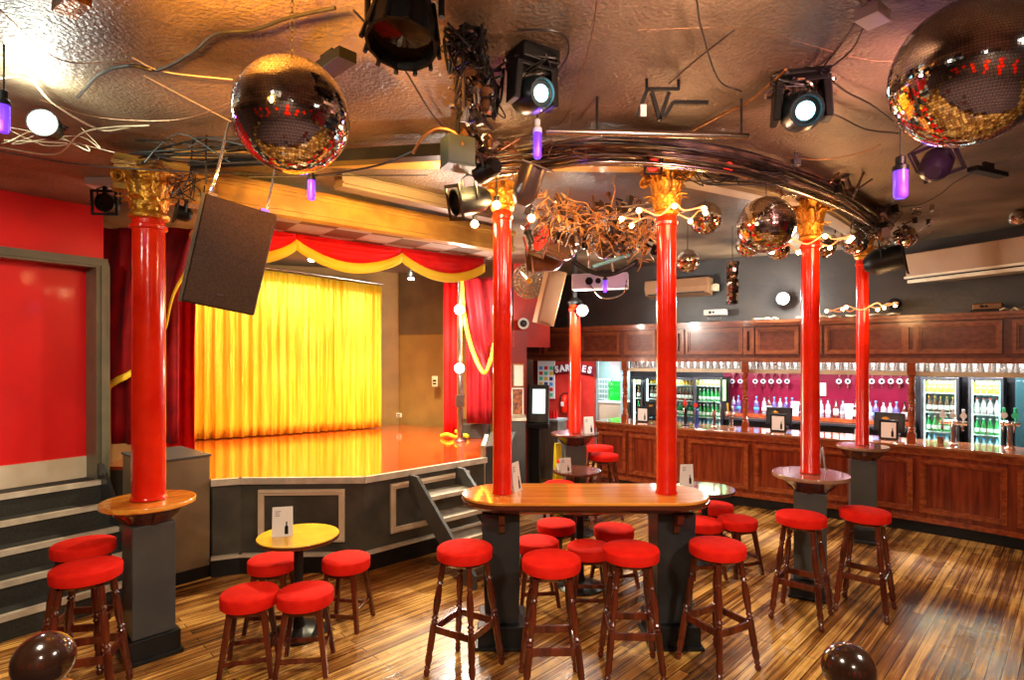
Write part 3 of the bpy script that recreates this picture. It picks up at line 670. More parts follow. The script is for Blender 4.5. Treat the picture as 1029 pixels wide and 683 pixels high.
# ================================================================== ROUND TABLES
def round_table(x, y, r, z, m, label):
    t = thing('round_table', label, 'table', (x, y, 0))
    bm = NB(); lathe(bm, [(0, z-.03), (r*.98, z-.03), (r, z-.024), (r, z-.005), (r*.99, z), (0, z)], 48); obj('tabletop', bm, m, t, smooth=True)
    bm = NB(); lathe(bm, [(r*1.004, z-.026), (r*1.008, z-.02), (r*1.008, z-.010), (r*1.004, z-.006)], 48); obj('edge_band', bm, M_topedge, t, smooth=True)
    bm = NB(); lathe(bm, [(.05, .05), (.045, .08), (.034, .12), (.034, z-.12), (.05, z-.07), (.11, z-.035), (.11, z-.031)], 24); obj('pedestal', bm, M_black, t, smooth=True)
    bm = NB(); lathe(bm, [(0, 0), (.20, 0), (.205, .012), (.19, .025), (.10, .045), (.055, .06), (0, .06)], 32); obj('base', bm, M_black, t, smooth=True)
    return t
x, y = gz(300, 537, .73); round_table(x, y, .29, .73, M_yel, 'small round yellow table with dark edge in front of the stage'); TY = (x, y)
x, y = gz(708, 490, .73); round_table(x, y, .29, .73, M_silvertop, 'small round table with a silver reflecting top right of the long table'); TS = (x, y)
x, y = gz(580, 472, .73); round_table(x, y, .28, .73, M_topedge, 'small dark round table in front of the far column'); TD = (x, y)
x, y = gz(583, 507, .73); round_table(x, y, .27, .73, M_topedge, 'small round table hidden behind the long table among low stools')
# menu cards
def menu_card(x, y, z, w, h, rz, label, pic=True, col=None):
    t = thing('menu_card', label, 'menu card', (x, y, z), rz)
    bm = NB(); hexa(bm, [(-w/2, -.03, 0), (w/2, -.03, 0), (w/2, -.027, 0), (-w/2, -.027, 0)], [(-w/2, -.002, h), (w/2, -.002, h), (w/2, .001, h), (-w/2, .001, h)])
    hexa(bm, [(-w/2, .027, 0), (w/2, .027, 0), (w/2, .03, 0), (-w/2, .03, 0)], [(-w/2, .001, h), (w/2, .001, h), (w/2, .004, h), (-w/2, .004, h)]); obj('card', bm, col or M_card, t)
    if pic:
        bm = NB(); P = [(-.16, .08), (.0, .08), (.0, .32), (-.05, .38), (-.05, .5), (-.11, .5), (-.11, .38), (-.16, .32)]; q = []
        for px, pz in P: q.append((.30*w+px*w*1.1, pz*h))
        a_ = [bm.verts.new((p[0], -.0322+.028*p[1]/h, p[1])) for p in q]; b_ = [bm.verts.new((p[0], -.0302+.028*p[1]/h, p[1])) for p in q]
        bm.faces.new(a_); bm.faces.new(b_[::-1])
        for i in range(8): j = (i+1) % 8; bm.faces.new((a_[i], a_[j], b_[j], b_[i]))
        obj('bottle_picture', bm, M_black, t)
        bm = NB()
        for k in range(3): a = h*(.84-.07*k); ww = (.28, .2, .24)[k]; hexa(bm, [(-.36*w, -.0322+.028*a/h, a), (-.36*w+ww*w, -.0322+.028*a/h, a), (-.36*w+ww*w, -.030+.028*a/h, a), (-.36*w, -.030+.028*a/h, a)], [(-.36*w, -.0322+.028*(a+.006)/h, a+.006), (-.36*w+ww*w, -.0322+.028*(a+.006)/h, a+.006), (-.36*w+ww*w, -.030+.028*(a+.006)/h, a+.006), (-.36*w, -.030+.028*(a+.006)/h, a+.006)])
        obj('print_lines', bm, mat('grey_print', (.35, .3, .28), .6), t)
    return t
menu_card(TY[0]-.11, TY[1]-.02, .73, .14, .21, .25, 'white menu card with a bottle picture on the yellow table')
menu_card(.02, 4.22, 1.058, .13, .21, 1.15, 'white menu card leaning edge on beside the left column of the long table')
menu_card(*gz(690, 487, .73), .73, .13, .21, .1, 'white menu card with a bottle on the silver topped table')
menu_card(2.70, 4.98, 1.045, .13, .21, 1.0, 'white menu card edge on behind the column on the pale topped ledge')
menu_card(.965, 7.22, 1.08, .13, .21, .35, 'white menu card on the far ledge by the kitchen hatch')
menu_card(TD[0]-.15, TD[1]-.12, .73, .13, .16, .3, 'small white card standing on the dark round table')
k = thing('flower_pot', 'small white pot with red flowers on the dark round table', 'pot plant', (TD[0]-.20, TD[1]+.0, .73))
bm = NB(); lathe(bm, [(0, 0), (.03, 0), (.04, .07), (.036, .07), (.03, .06), (0, .06)], 16); obj('pot', bm, M_white, k, smooth=True)
bm = NB()
for i in range(9): a = i*2.4; M = Matrix.Translation((.028*math.cos(a), .028*math.sin(a), .09+.01*(i % 3))); bmesh.ops.create_icosphere(bm, subdivisions=1, radius=.017, matrix=M)
obj('flowers', bm, M_velvet2, k, smooth=True)
# yellow cleaning sign beside the far pedestal
p = gz(563, 479, 0); k = thing('wet_floor_sign', 'yellow folding floor sign left of the far ledge pedestal', 'sign', (.60, 7.45, 0), .2)
bm = NB(); hexa(bm, [(-.06, -.12, 0), (.06, -.12, 0), (.06, -.10, 0), (-.06, -.10, 0)], [(-.04, -.01, .92), (.04, -.01, .92), (.04, .01, .92), (-.04, .01, .92)]); obj('front_panel', bm, mat('sign_yellow', (.9, .7, .02), .4), k, bevel=.003)
bm = NB(); hexa(bm, [(-.06, .10, 0), (.06, .10, 0), (.06, .12, 0), (-.06, .12, 0)], [(-.04, .012, .92), (.04, .012, .92), (.04, .03, .92), (-.04, .03, .92)]); obj('rear_panel', bm, MATS['sign_yellow'], k, bevel=.003)
# foreground newel posts with ball finials
def newel(u, v, dpx, y, label):
    p = gy(u, v, y); r = dpx*y/F/2; m = wood('dark_ball_wood', (.012, .005, .003), (.03, .011, .005), .16, 'z', .6)
    t = thing('newel_post', label, 'newel post', (p.x, p.y, 0)); bm = NB(); lathe(bm, [(0, p.z-r)]+[(r*math.sin(a), p.z-r*math.cos(a)) for a in [PI*i/22 for i in range(1, 22)]]+[(0, p.z+r)], 40); obj('ball', bm, m, t, smooth=True)
    bm = NB(); lathe(bm, [(0, p.z-r*1.35), (r*.9, p.z-r*1.35), (r*1.0, p.z-r*1.25), (r*.85, p.z-r*1.1), (r*.45, p.z-r*1.0), (r*.4, p.z-r*.88), (0, p.z-r*.88)], 32); obj('neck', bm, wood('tan_ring_wood', (.35, .16, .05), (.5, .26, .08), .3), t, smooth=True)
    bm = NB(); box(bm, (0, 0, (p.z-r*1.36+.9)/2), (r*1.7, r*1.7, p.z-r*1.36-.9)); box(bm, (0, 0, .702), (r*1.9, r*1.9, .4)); obj('post', bm, M_leg, t, bevel=.004)
newel(44, 663, 54, 1.15, 'dark wooden ball finial at the bottom left corner')
newel(853, 672, 50, 1.2, 'dark wooden ball finial at the bottom edge on the right')
# ================================================================== BAR
def su(u, d=0.): return us(u, d)
bar = thing('bar_counter', 'long curved mahogany bar counter with raised panels', 'bar counter')
s0, s1 = su(598), su(1029)+2.2
bm = NB(); bstrip(bm, s0, s1, .05, .60, .13, .975); obj('front_board', bm, M_wood_bar, bar)
bm = NB(); bstrip(bm, s0, s1, -.03, .64, .985, 1.02); o = obj('countertop', bm, mat('bar_top_varnish', (.30, .09, .04), .10, col2=(.40, .14, .05), nscale=4, coat=.9, stretch=(2, 2, 2)), bar, bevel=.006)
bm = NB(); bstrip(bm, s0, s1, .0, .05, .95, .985); bstrip(bm, s0, s1, .025, .05, .90, .95); obj('cornice', bm, M_wood_bar2, bar)
bm = NB(); bstrip(bm, s0, s1, .02, .05, .13, .19); obj('bottom_rail', bm, M_wood_bar2, bar)
bm = NB(); bstrip(bm, s0+.02, s1, .055, .30, 0, .128); obj('kick_board', bm, M_black, bar)
pan = [(600, 628), (632, 660), (664, 687), (691, 751.5), (758, 815), (822, 857), (862, 917), (924, 1012), (1022, 1095)]
for a_, b_ in pan:
    bm = NB(); bframe(bm, su(a_), su(b_), .24, .86, .012, .05, .045); bframe(bm, su(a_)+.045, su(b_)-.045, .285, .815, .032, .05, .018); obj('panel_moulding', bm, M_wood_bar2, bar)
# back counter
bk = thing('back_counter', 'dark work counter behind the bar under the spirit shelf', 'counter')
bm = NB(); bstrip(bm, su(728, 1.5), su(918, 1.5), 1.45, 1.98, 0, 1.02); obj('body', bm, M_blk, bk)
bm = NB(); bstrip(bm, su(728, 1.5), su(918, 1.5), 1.40, 1.98, 1.025, 1.06); obj('worktop', bm, M_dkgrey, bk)
bm = NB(); bstrip(bm, su(728, 1.5), su(918, 1.5), 1.60, 1.98, 1.065, 1.12); obj('shelf_step', bm, M_wood_bar2, bk)
# canopy
cn = thing('bar_canopy', 'curved wooden canopy with raised panels above the bar', 'canopy')
c0, c1 = su(519, .12), su(1029, .12)+2.0
bm = NB(); bstrip(bm, c0, c1, .08, .14, 1.98, 2.50); obj('fascia_board', bm, M_wood_canopy, cn)
bm = NB(); bstrip(bm, c0, c1, .0, .46, 2.50, 2.535); bstrip(bm, c0, c1, .03, .1, 2.46, 2.50); obj('cornice', bm, M_wood_canopy2, cn)
bm = NB(); bstrip(bm, c0, c1, .04, .16, 1.97, 2.03); obj('lower_rail', bm, M_wood_canopy2, cn)
bm = NB(); bstrip(bm, c0, c1, .14, 2.05, 2.18, 2.2); obj('soffit_board', bm, M_wood_canopy, cn)
for a_, b_ in ((522, 545), (548, 580), (584, 624), (629, 660), (690, 747), (760, 803), (829, 912), (921, 1008), (1018, 1100)):
    bm = NB(); bframe(bm, su(a_, .1), su(b_, .1), 2.08, 2.44, .045, .08, .035); bframe(bm, su(a_, .1)+.035, su(b_, .1)-.035, 2.115, 2.405, .062, .08, .02); obj('panel_moulding', bm, M_wood_canopy2, cn)
for u in (753, 684, 820, 916):
    bm = NB(); bframe(bm, su(u, .1)-.07, su(u, .1)+.07, 2.08, 2.44, .04, .08, .05); obj('pilaster', bm, M_wood_canopy2, cn)
# turned posts on the counter
def bar_post(u, label, first=None):
    p, a = bloc(u, .12, z=1.02)
    if first: return dup(first, p, a, label, 'turned posts on the bar')
    t = thing('bar_post', label, 'post', p, a, 'turned posts on the bar'); H = .95
    bm = NB(); box(bm, (0, 0, .06), (.085, .085, .12)); box(bm, (0, 0, H-.07), (.085, .085, .14)); obj('block', bm, M_wood_bar2, t, bevel=.004)
    bm = NB(); turned(bm, (0, 0, .12), (0, 0, H-.14), [(0, .03), (.02, .042), (.05, .03), (.08, .04), (.11, .026), (.16, .030), (.35, .042), (.44, .03), (.47, .043), (.5, .028), (.53, .043), (.56, .03), (.65, .04), (.85, .027), (.9, .04), (.93, .028), (.97, .04), (1, .03)], 16); obj('turned_shaft', bm, M_wood_bar2, t, smooth=True)
    return t
p0_ = bar_post(749, 'turned wooden post on the bar left of the thick right hand column')
bar_post(916, 'turned wooden post on the bar right of the thin column', p0_); bar_post(628, 'turned wooden post on the bar beside the kitchen hatch', p0_)
# glass rack
gr = thing('glass_rack', 'pale hanging glass shelf full of upturned glasses under the canopy', 'glass rack')
ga, gb = su(634, .3), su(1029, .3)+.5
bm = NB(); bstrip(bm, ga, gb, .20, .62, 1.835, 1.855); obj('shelf', bm, mat('white_shelf', (.7, .66, .6), .3), gr)
bm = NB(); bstrip(bm, ga, gb, .19, .205, 1.82, 1.87); obj('front_lip', bm, M_cream, gr)
for i in range(9):
    s = ga+.1+(gb-ga-.2)*i/8; a, _ = bpt(s, .22); bm = NB(); rod(bm, (a.x, a.y, 1.85), (a.x, a.y, 2.18), .006); obj('hanging_rod', bm, M_metal, gr)
M_glass = mat('clear_glass', (.95, .95, .93), .06, trans=.8, coat=.6)
def pint(label):
    t = thing('drinking_glass', label, 'glass', group='upturned glasses on the hanging rack')
    bm = NB(); lathe(bm, [(.036, 0), (.040, .003), (.036, .06), (.030, .125), (.024, .13), (0, .13), (0, .122), (.026, .12), (.033, .06), (.036, .003)], 12); obj('bowl', bm, M_glass, t, smooth=True)
    return t
gl = None; n = 0
bm = NB(); bstrip(bm, ga, gb, .56, .58, 1.88, 2.04); obj('light_strip', bm, emis('rack_light', (1, .95, .92), 5), gr)  # glowing strip added behind the glasses to backlight them
s = ga+.06
while s < gb-.05 and n < 110:
    for r_, d in enumerate((.26, .40)):
        a, _ = bpt(s+.045*r_, d); loc = (a.x, a.y, 1.856)
        lb = 'clear upturned glass standing in the row on the hanging rack above the bar'
        if gl is None: gl = pint(lb); gl.location = loc
        else: dup(gl, loc)
        n += 1
    s += .096
# fridges
FR = []
def fridge(u0, u1, v_top, label, d=1.35):
    s0_, s1_ = su(u0, d), su(u1, d); a, tt = bpt((s0_+s1_)/2, d); ang = math.atan2(tt.y, tt.x); W_ = s1_-s0_-.01; zt = HC+(HZ-v_top)*a.y/F; D_ = .45
    t = thing('bottle_fridge', label, 'fridge', (a.x, a.y, 0), ang); w = .035
    bm = NB(); box(bm, (0, D_, zt/2), (W_, .03, zt)); box(bm, (-W_/2+.0125, D_/2, zt/2), (.025, D_, zt)); box(bm, (W_/2-.0125, D_/2, zt/2), (.025, D_, zt)); box(bm, (0, D_/2, zt-.012), (W_-.05, D_, .024)); box(bm, (0, D_/2, .4), (W_-.05, D_, .03)); obj('cabinet', bm, M_blk, t)
    bm = NB(); box(bm, (0, D_-.025, (zt+.4)/2), (W_-.06, .015, zt-.45)); obj('inner_liner', bm, mat('fridge_liner', (.30, .45, .45), .4), t)
    for k in range(4):
        z = .78+.26*k if k else .60
        bm = NB(); box(bm, (0, D_/2+.0, z), (W_-.055, D_-.1, .012)); obj('shelf', bm, M_white, t)
    bm = NB(); box(bm, (-W_/2+w/2, -.015, (zt+.3)/2), (w, .03, zt-.3)); box(bm, (W_/2-w/2, -.015, (zt+.3)/2), (w, .03, zt-.3)); box(bm, (0, -.015, zt-.02), (W_-2*w, .03, .04)); box(bm, (0, -.015, .32), (W_-2*w, .03, .05)); dr_ = obj('door_frame', bm, M_dkgrey, t, bevel=.003)
    bm = NB(); box(bm, (0, -.012, (zt-.04+.345)/2), (W_-2*w, .006, zt-.385)); obj('glass_pane', bm, mat('door_glass', (.9, 1, .98), .02, trans=1.), dr_)
    bm = NB(); rod(bm, (W_/2-w/2, -.05, .9), (W_/2-w/2, -.05, 1.3), .008); obj('handle', bm, M_metal, dr_)
    for sx in (-1, 1):
        bm = NB(); box(bm, (sx*(W_/2-.035), .03, (zt+.45)/2), (.014, .014, zt-.5)); obj('light_strip', bm, mat('fridge_strip', (.8, 1, .97), .4, emit=(.65, 1, .92), es=14), t)
    light('AREA', (0, .10, zt-.05), 12, (.75, 1, .93), .3, t)
    FR.append((t, W_, zt, ang, a)); return t
fridge(634, 647, 379, 'narrow lit drinks fridge beside the kitchen hatch')
fridge(648, 697, 379, 'lit drinks fridge partly hidden by the red column of the long table')
fridge(698, 725, 379, 'lit drinks fridge left of the spirit shelf with green bottles')
fridge(922, 967, 379, 'lit drinks fridge right of the turned post with yellow and brown bottles')
fridge(969, 1014, 379, 'lit drinks fridge at the far right with green bottles and cans')
# dark cupboard right
s0_, s1_ = su(1016, 1.35), su(1060, 1.35); a, tt = bpt((s0_+s1_)/2, 1.35); t = thing('tall_cupboard', 'dark teal tall cupboard at the right edge behind the bar', 'cupboard', (a.x, a.y, 0), math.atan2(tt.y, tt.x))
m = mat('dark_teal', (.012, .05, .055), .3); W_ = s1_-s0_
bm = NB(); box(bm, (0, .25, .9), (W_, .46, 1.8)); obj('body', bm, m, t); bm = NB(); box(bm, (-W_/4, .01, 1.3), (W_/2-.02, .02, .9)); box(bm, (W_/4, .01, 1.3), (W_/2-.02, .02, .9)); obj('door', bm, m, t, bevel=.004)
# bottles
def bottle(name, label, cat_, prof, mb, capc, labc=None, lz=None):
    t = thing(name, label, cat_)
    bm = NB(); lathe(bm, prof, 14); obj('bottle_body', bm, mb, t, smooth=True)
    zt = prof[-1][1]; bm = NB(); lathe(bm, [(prof[-1][0]*1.15, zt-.012), (prof[-1][0]*1.15, zt+.006), (0, zt+.008)], 10); obj('cap', bm, capc, t, smooth=True)
    if labc: r = max(p[0] for p in prof)*1.02; bm = NB(); lathe(bm, [(r, lz[0]), (r, lz[1])], 14); bmesh.ops.delete(bm, geom=[f for f in bm.faces if len(f.verts) > 4], context='FACES'); obj('paper_label', bm, labc, t, smooth=True, solid=.001)
    return t
BP = [(0, 0), (.028, 0), (.030, .01), (.030, .11), (.022, .145), (.012, .165), (.011, .20)]
SPR = [(0, 0), (.036, 0), (.038, .01), (.038, .16), (.030, .19), (.014, .21), (.013, .27)]
def gm(n, c): return mat(n, c, .08, trans=.15, coat=.6)
paper = mat('white_label', (.8, .78, .7), .5); blue = mat('blue_label', (.05, .35, .75), .5); redl = mat('red_label', (.6, .03, .03), .5); goldl = mat('gold_label', (.8, .5, .05), .5)
kinds = {
 'yellow': bottle('drink_bottle', '', 'bottle', BP, gm('amber_drink', (.85, .45, .03)), goldl, goldl, (.03, .09)),
 'brown': bottle('drink_bottle', '', 'bottle', BP, gm('brown_glass', (.12, .04, .012)), goldl, paper, (.03, .09)),
 'green': bottle('drink_bottle', '', 'bottle', BP, gm('green_glass', (.02, .35, .07)), paper, paper, (.03, .08)),
 'pink': bottle('drink_bottle', '', 'bottle', BP, gm('pale_drink', (.7, .55, .6)), redl, paper, (.03, .09)),
 'blue': bottle('drink_bottle', '', 'bottle', BP, gm('clear_water', (.55, .75, .85)), blue, blue, (.03, .1))}
used = set()
shelfz = [.606, .786, 1.046, 1.306]; shelfz = [1.046+.0, 1.306, 1.566] 
names = {'yellow': 'amber drink bottle with gold label', 'brown': 'brown beer bottle with pale label', 'green': 'green beer bottle with white label', 'pink': 'pale pink drink bottle with red cap', 'blue': 'clear water bottle with blue label'}
where = ['in the narrow fridge beside the kitchen hatch', 'in the fridge behind the column of the long table', 'in the fridge left of the spirit shelf', 'in the fridge right of the turned post', 'in the fridge at the far right']
rowk = [['blue', 'green', 'brown', 'yellow'], ['blue', 'green', 'brown', 'yellow'], ['blue', 'green', 'green', 'yellow'], ['blue', 'green', 'brown', 'yellow'], ['blue', 'green', 'pink', 'yellow']]
for fi, (t, W_, zt, ang, a) in enumerate(FR):
    for ri, z in enumerate((.786, 1.046, 1.306, 1.566)):
        kd = rowk[fi][ri]; n = max(2, int((W_-.10)/.060)); src = kinds[kd]
        if zt-z < .19: sc = (1, 1, max(.5, (zt-z-.03)/.21))
        else: sc = None
        for k in range(n):
            x = -W_/2+.075+(W_-.15)*(k/(n-1)); q = Vector((x*math.cos(ang)-.12*math.sin(ang)+a.x, x*math.sin(ang)+.12*math.cos(ang)+a.y, z+.001))
            lb = names[kd]+' '+where[fi]; g = names[kd]+'s '+where[fi]
            if kd not in used: used.add(kd); src.location = q; src['label'] = lb; src['group'] = g; src.scale = sc or (1, 1, 1)
            else: dup(src, q, 0, lb, g, scale=sc or (1, 1, 1))
# spirits shelf
spk = {'clear': bottle('spirit_bottle', '', 'bottle', SPR, gm('clear_spirit', (.28, .30, .34)), M_black, paper, (.05, .10)),
       'violet': bottle('spirit_bottle', '', 'bottle', SPR, gm('violet_spirit', (.12, .10, .30)), blue, blue, (.05, .10)),
       'dark': bottle('spirit_bottle', '', 'bottle', SPR, gm('dark_rum_glass', (.10, .02, .01)), M_black, paper, (.03, .13))}
used2 = set()
sp_u = [(737, 'clear'), (742, 'violet'), (760, 'violet'), (768, 'clear'), (773, 'dark'), (778, 'violet'), (784, 'clear'), (790, 'violet'), (796, 'violet'), (825, 'clear'), (832, 'clear'), (840, 'dark'), (847, 'clear'), (860, 'dark'), (874, 'clear'), (880, 'violet'), (888, 'clear'), (894, 'clear'), (901, 'violet'), (909, 'dark')]
spn = {'clear': 'clear spirit bottle with white label', 'violet': 'violet tinted spirit bottle with blue cap', 'dark': 'dark spirit bottle with pale label'}
for u, kd in sp_u:
    p, an = bloc(u, 1.78, z=1.121); src = spk[kd]; wh = ' left of the thick right column' if u < 803 else (' between the two right columns' if u < 862 else ' right of the thin column')
    lb = spn[kd]+' on the shelf'+wh; g = spn[kd]+'s'+wh
    if kd not in used2: used2.add(kd); src.location = p; src['label'] = lb; src['group'] = g
    else: dup(src, p, 0, lb, g)
pj = None
for u, lb in ((799, 'white plastic jug on the spirit shelf left of the thick right hand column'), (853, 'white plastic jug on the spirit shelf left of the thin column')):
    p, an = bloc(u, 1.70, z=1.121)
    if pj: dup(pj, p, an, lb); continue
    pj = thing('plastic_jug', lb, 'jug', p, an, 'white jugs on the spirit shelf'); bm = NB(); lathe(bm, [(0, 0), (.045, 0), (.062, .21), (.066, .22), (.058, .215), (.042, .01), (0, .01)], 18); obj('jug_body', bm, mat('milky_plastic', (.75, .66, .72), .35), pj, smooth=True)
    bm = NB(); tube(bm, [(.058, 0, .19), (.10, 0, .18), (.105, 0, .09), (.052, 0, .05)], .008, 6); obj('handle', bm, MATS['milky_plastic'], pj, smooth=True)
# optics
op = None
for u in (736, 744, 759, 767, 775, 783, 791, 820, 843, 852, 876, 886, 895, 904, 913):
    p, an = bloc(u, 1.86, v=383); wh = 'left of the thick right hand column' if u < 803 else ('between the two right hand columns' if u < 862 else 'right of the thin column')
    lb = 'round white spirit optic on the plum wall '+wh
    if op: dup(op, p, an, lb, 'spirit optics '+wh); continue
    op = thing('spirit_optic', lb, 'optic', p, an, 'spirit optics '+wh)
    R_ = Matrix.Rotation(PI/2, 4, 'X'); bm = NB(); lathe(bm, [(.018, .0), (.036, .0), (.038, .012), (.032, .02), (.022, .018), (.018, .01)], 18, R_); obj('ring', bm, mat('optic_ring', (.55, .68, .72), .3), op, smooth=True)
    bm = NB(); lathe(bm, [(0, -.01), (.020, -.01), (.020, .021), (0, .022)], 14, R_); obj('face', bm, M_black, op, smooth=True)
    bm = NB(); lathe(bm, [(0, -.10), (.007, -.10), (.009, -.07), (.014, -.05), (0, -.05)], 10); obj('nozzle', bm, M_chrome, op, smooth=True)
    bm = NB(); lathe(bm, [(.012, .05), (.014, .08), (.034, .11), (.036, .12), (.036, .24), (0, .25)], 14, Matrix.Translation((0, .06, 0))); obj('bottle', bm, gm('optic_bottle', (.3, .08, .1)), op, smooth=True)
# tills with screens
tl = None
for u, w_, lb in ((782, .30, 'black till screen on the bar left of the thick right hand column'), (893, .32, 'black till screen on the bar right of the thin column'), (655, .28, 'black till screen on the bar by the kitchen hatch')):
    p, an = bloc(u, .62, z=1.02)
    if tl: dup(tl, p, an, lb); continue
    tl = thing('till', lb, 'till', p, an, 'tills along the bar')
    bm = NB(); hexa(bm, [(-.17, .02, .06), (.17, .02, .06), (.17, .06, .06), (-.17, .06, .06)], [(-.17, .09, .30), (.17, .09, .30), (.17, .13, .30), (-.17, .13, .30)]); obj('screen_housing', bm, M_blk, tl, bevel=.006)
    bm = NB(); hexa(bm, [(-.15, .017, .085), (.15, .017, .085), (.15, .021, .085), (-.15, .021, .085)], [(-.15, .075, .28), (.15, .075, .28), (.15, .079, .28), (-.15, .079, .28)]); obj('rear_panel', bm, M_dkgrey, tl)
    bm = NB(); box(bm, (0, .12, .015), (.22, .2, .03)); rod(bm, (0, .09, .03), (0, .08, .15), .025); obj('foot', bm, M_blk, tl, smooth=False)
    bm = NB(); lathe(bm, [(0, 0), (.028, 0), (.028, .004), (0, .004)], 18, Matrix.Translation((-.04, .052, .23)) @ Matrix.Rotation(PI/2-.25, 4, 'X') @ Matrix.Diagonal((1.4, .6, 1, 1))); obj('badge', bm, M_gold, tl, smooth=True)
# framed menus on the bar
mh = None
for u, lb in ((782, 'black framed white drinks menu in front of the till left of the thick column'), (893, 'black framed drinks menu in front of the till right of the thin column'), (646, 'black framed white menu on the bar by the kitchen hatch')):
    p, an = bloc(u, .33, z=1.021)
    if mh: dup(mh, p, an, lb); continue
    mh = thing('framed_menu', lb, 'menu', p, an, 'framed menus on the bar')
    bm = NB(); box(bm, (0, 0, .12), (.20, .02, .24)); box(bm, (0, .03, .006), (.2, .09, .012)); obj('frame', bm, M_blk, mh, bevel=.003)
    bm = NB(); box(bm, (0, -.012, .115), (.155, .004, .19)); obj('menu_sheet', bm, M_card, mh)
    bm = NB(); lathe(bm, [(0, 0), (.013, 0), (.013, .06), (.005, .08), (.005, .105), (0, .105)], 10, Matrix.Translation((.04, -.015, .035)) @ Matrix.Diagonal((1, .15, 1, 1))); obj('bottle_picture', bm, M_black, mh, smooth=True)
# beer fonts
def font(u, d, h, label, n, mbody, hc, badges):
    p, an = bloc(u, d, z=1.02); t = thing('beer_font', label, 'beer tap', p, an)
    bm = NB(); lathe(bm, [(0, 0), (.05, 0), (.05, .012), (.028, .03), (.025, h*.6), (.035, h*.62), (.035, h*.66), (0, h*.68)], 18); obj('font_column', bm, mbody, t, smooth=True)
    if n > 1:
        bm = NB(); rod(bm, (-.06*n/1.4, 0, h*.62), (.06*n/1.4, 0, h*.62), .026, 14); obj('cross_bar', bm, mbody, t, smooth=True)
    for k in range(n):
        x = (k-(n-1)/2)*.095
        bm = NB(); tube(bm, [(x, -.02, h*.62), (x, -.07, h*.62), (x, -.09, h*.52), (x, -.09, h*.42)], .010, 8); obj('spout', bm, M_chrome, t, smooth=True)
        bm = NB(); rod(bm, (x, -.01, h*.66), (x, -.025, h), .008, 10, .016); obj('tap_handle', bm, hc[k % len(hc)], t, smooth=True)
        if badges: bm = NB(); lathe(bm, [(0, 0), (.033, 0), (.033, .01), (0, .012)], 18, Matrix.Translation((x, -.03, h*.82)) @ Matrix.Rotation(PI/2, 4, 'X')); obj('badge', bm, badges[k % len(badges)], t, smooth=True)
    return t
py = mat('yellow_handle', (.85, .5, .02), .3); pv = mat('purple_handle', (.25, .08, .6), .3); pr_ = mat('red_handle', (.6, .03, .02), .3); pb = mat('navy_handle', (.02, .05, .2), .3); pg = mat('green_badge', (.05, .6, .3), .3)
font(735, .30, .36, 'curved beer font with yellow and purple handles left of the turned post', 2, M_chrome, [py, pv], None)
font(689, .30, .40, 'beer font with a round red badge beside the red column of the long table', 1, M_blk, [pr_], [pr_])
font(700, .30, .38, 'navy blue beer font in front of the middle fridge', 1, pb, [pb], [pr_])
font(718, .30, .38, 'slim chrome beer font with black handle in front of the green bottles', 1, M_chrome, [M_black], None)
font(958, .30, .42, 'tall chrome beer font with white round badges at the right of the bar', 3, M_chrome, [M_white], [M_white])
font(1015, .35, .46, 'beer font with two green handles at the right edge of the bar', 2, M_chrome, [pg, pg], [M_white, pg])
# small price card and glass pot
for u, d, lb, m_, h in ((945, .25, 'small brown tub on the bar left of the chrome beer font', M_copper, .09), (862, .3, 'small clear tumbler on the bar beside the thin column', M_glass, .1)):
    p, an = bloc(u, d, z=1.021); k = obj('small_tub', NB(), m_); bm = NB(); lathe(bm, [(0, 0), (.03, 0), (.036, h), (.033, h), (.027, .006), (0, .006)], 16); bm.to_mesh(k.data); bm.free(); k.location = p; tag(k, lb, 'tub')
# notice on the plum wall
p, an = bloc(826, 1.97, v=391); k = tag(obj('notice_sheet', NB(), M_card), 'white notice sheet on the plum wall between the right hand columns', 'notice'); bm = NB(); box(bm, (0, 0, 0), (.11, .004, .20)); bm.to_mesh(k.data); bm.free(); k.location = p; k.rotation_euler[2] = an
p, an = bloc(727, 1.38, v=392); k = tag(obj('chalk_board', NB(), mat('lime_board', (.25, .7, .2), .5)), 'narrow lime green notice strip beside the left drinks fridges', 'notice'); bm = NB(); box(bm, (0, -.03, 0), (.09, .01, .34)); bm.to_mesh(k.data); bm.free(); k.location = p; k.rotation_euler[2] = an
# lights inside the bar; the one over the posters is added to brighten them
for u in (574, 660, 712, 770, 840, 895, 950, 1000): 
    p, an = bloc(u, .95, z=2.17); k = thing('bar_downlight', 'downlight', 'downlight', p)
    k['label'] = {574: 'small downlight added to brighten the posters left of the kitchen hatch', 660: 'small downlight hidden above the left drinks fridges', 712: 'small downlight above the green bottle fridge', 770: 'small downlight above the till left of the thick column', 840: 'small downlight above the spirits between the columns', 895: 'small downlight above the till right of the thin column', 950: 'small downlight above the tall chrome font', 1000: 'small downlight above the far right fridge'}[u]
    bm = NB(); lathe(bm, [(.05, 0), (.055, -.012), (.04, -.014), (.036, -.004), (0, -.004)], 20); obj('rim', bm, M_chrome, k, smooth=True)
    bm = NB(); lathe(bm, [(0, -.0045), (.034, -.0045), (.034, -.006), (0, -.006)], 18); obj('lens', bm, emis('downlight_lens', (1, .9, .8), 14), k)
    light('AREA', (0, 0, -.03), 30, (.95, .92, 1), .12, k)
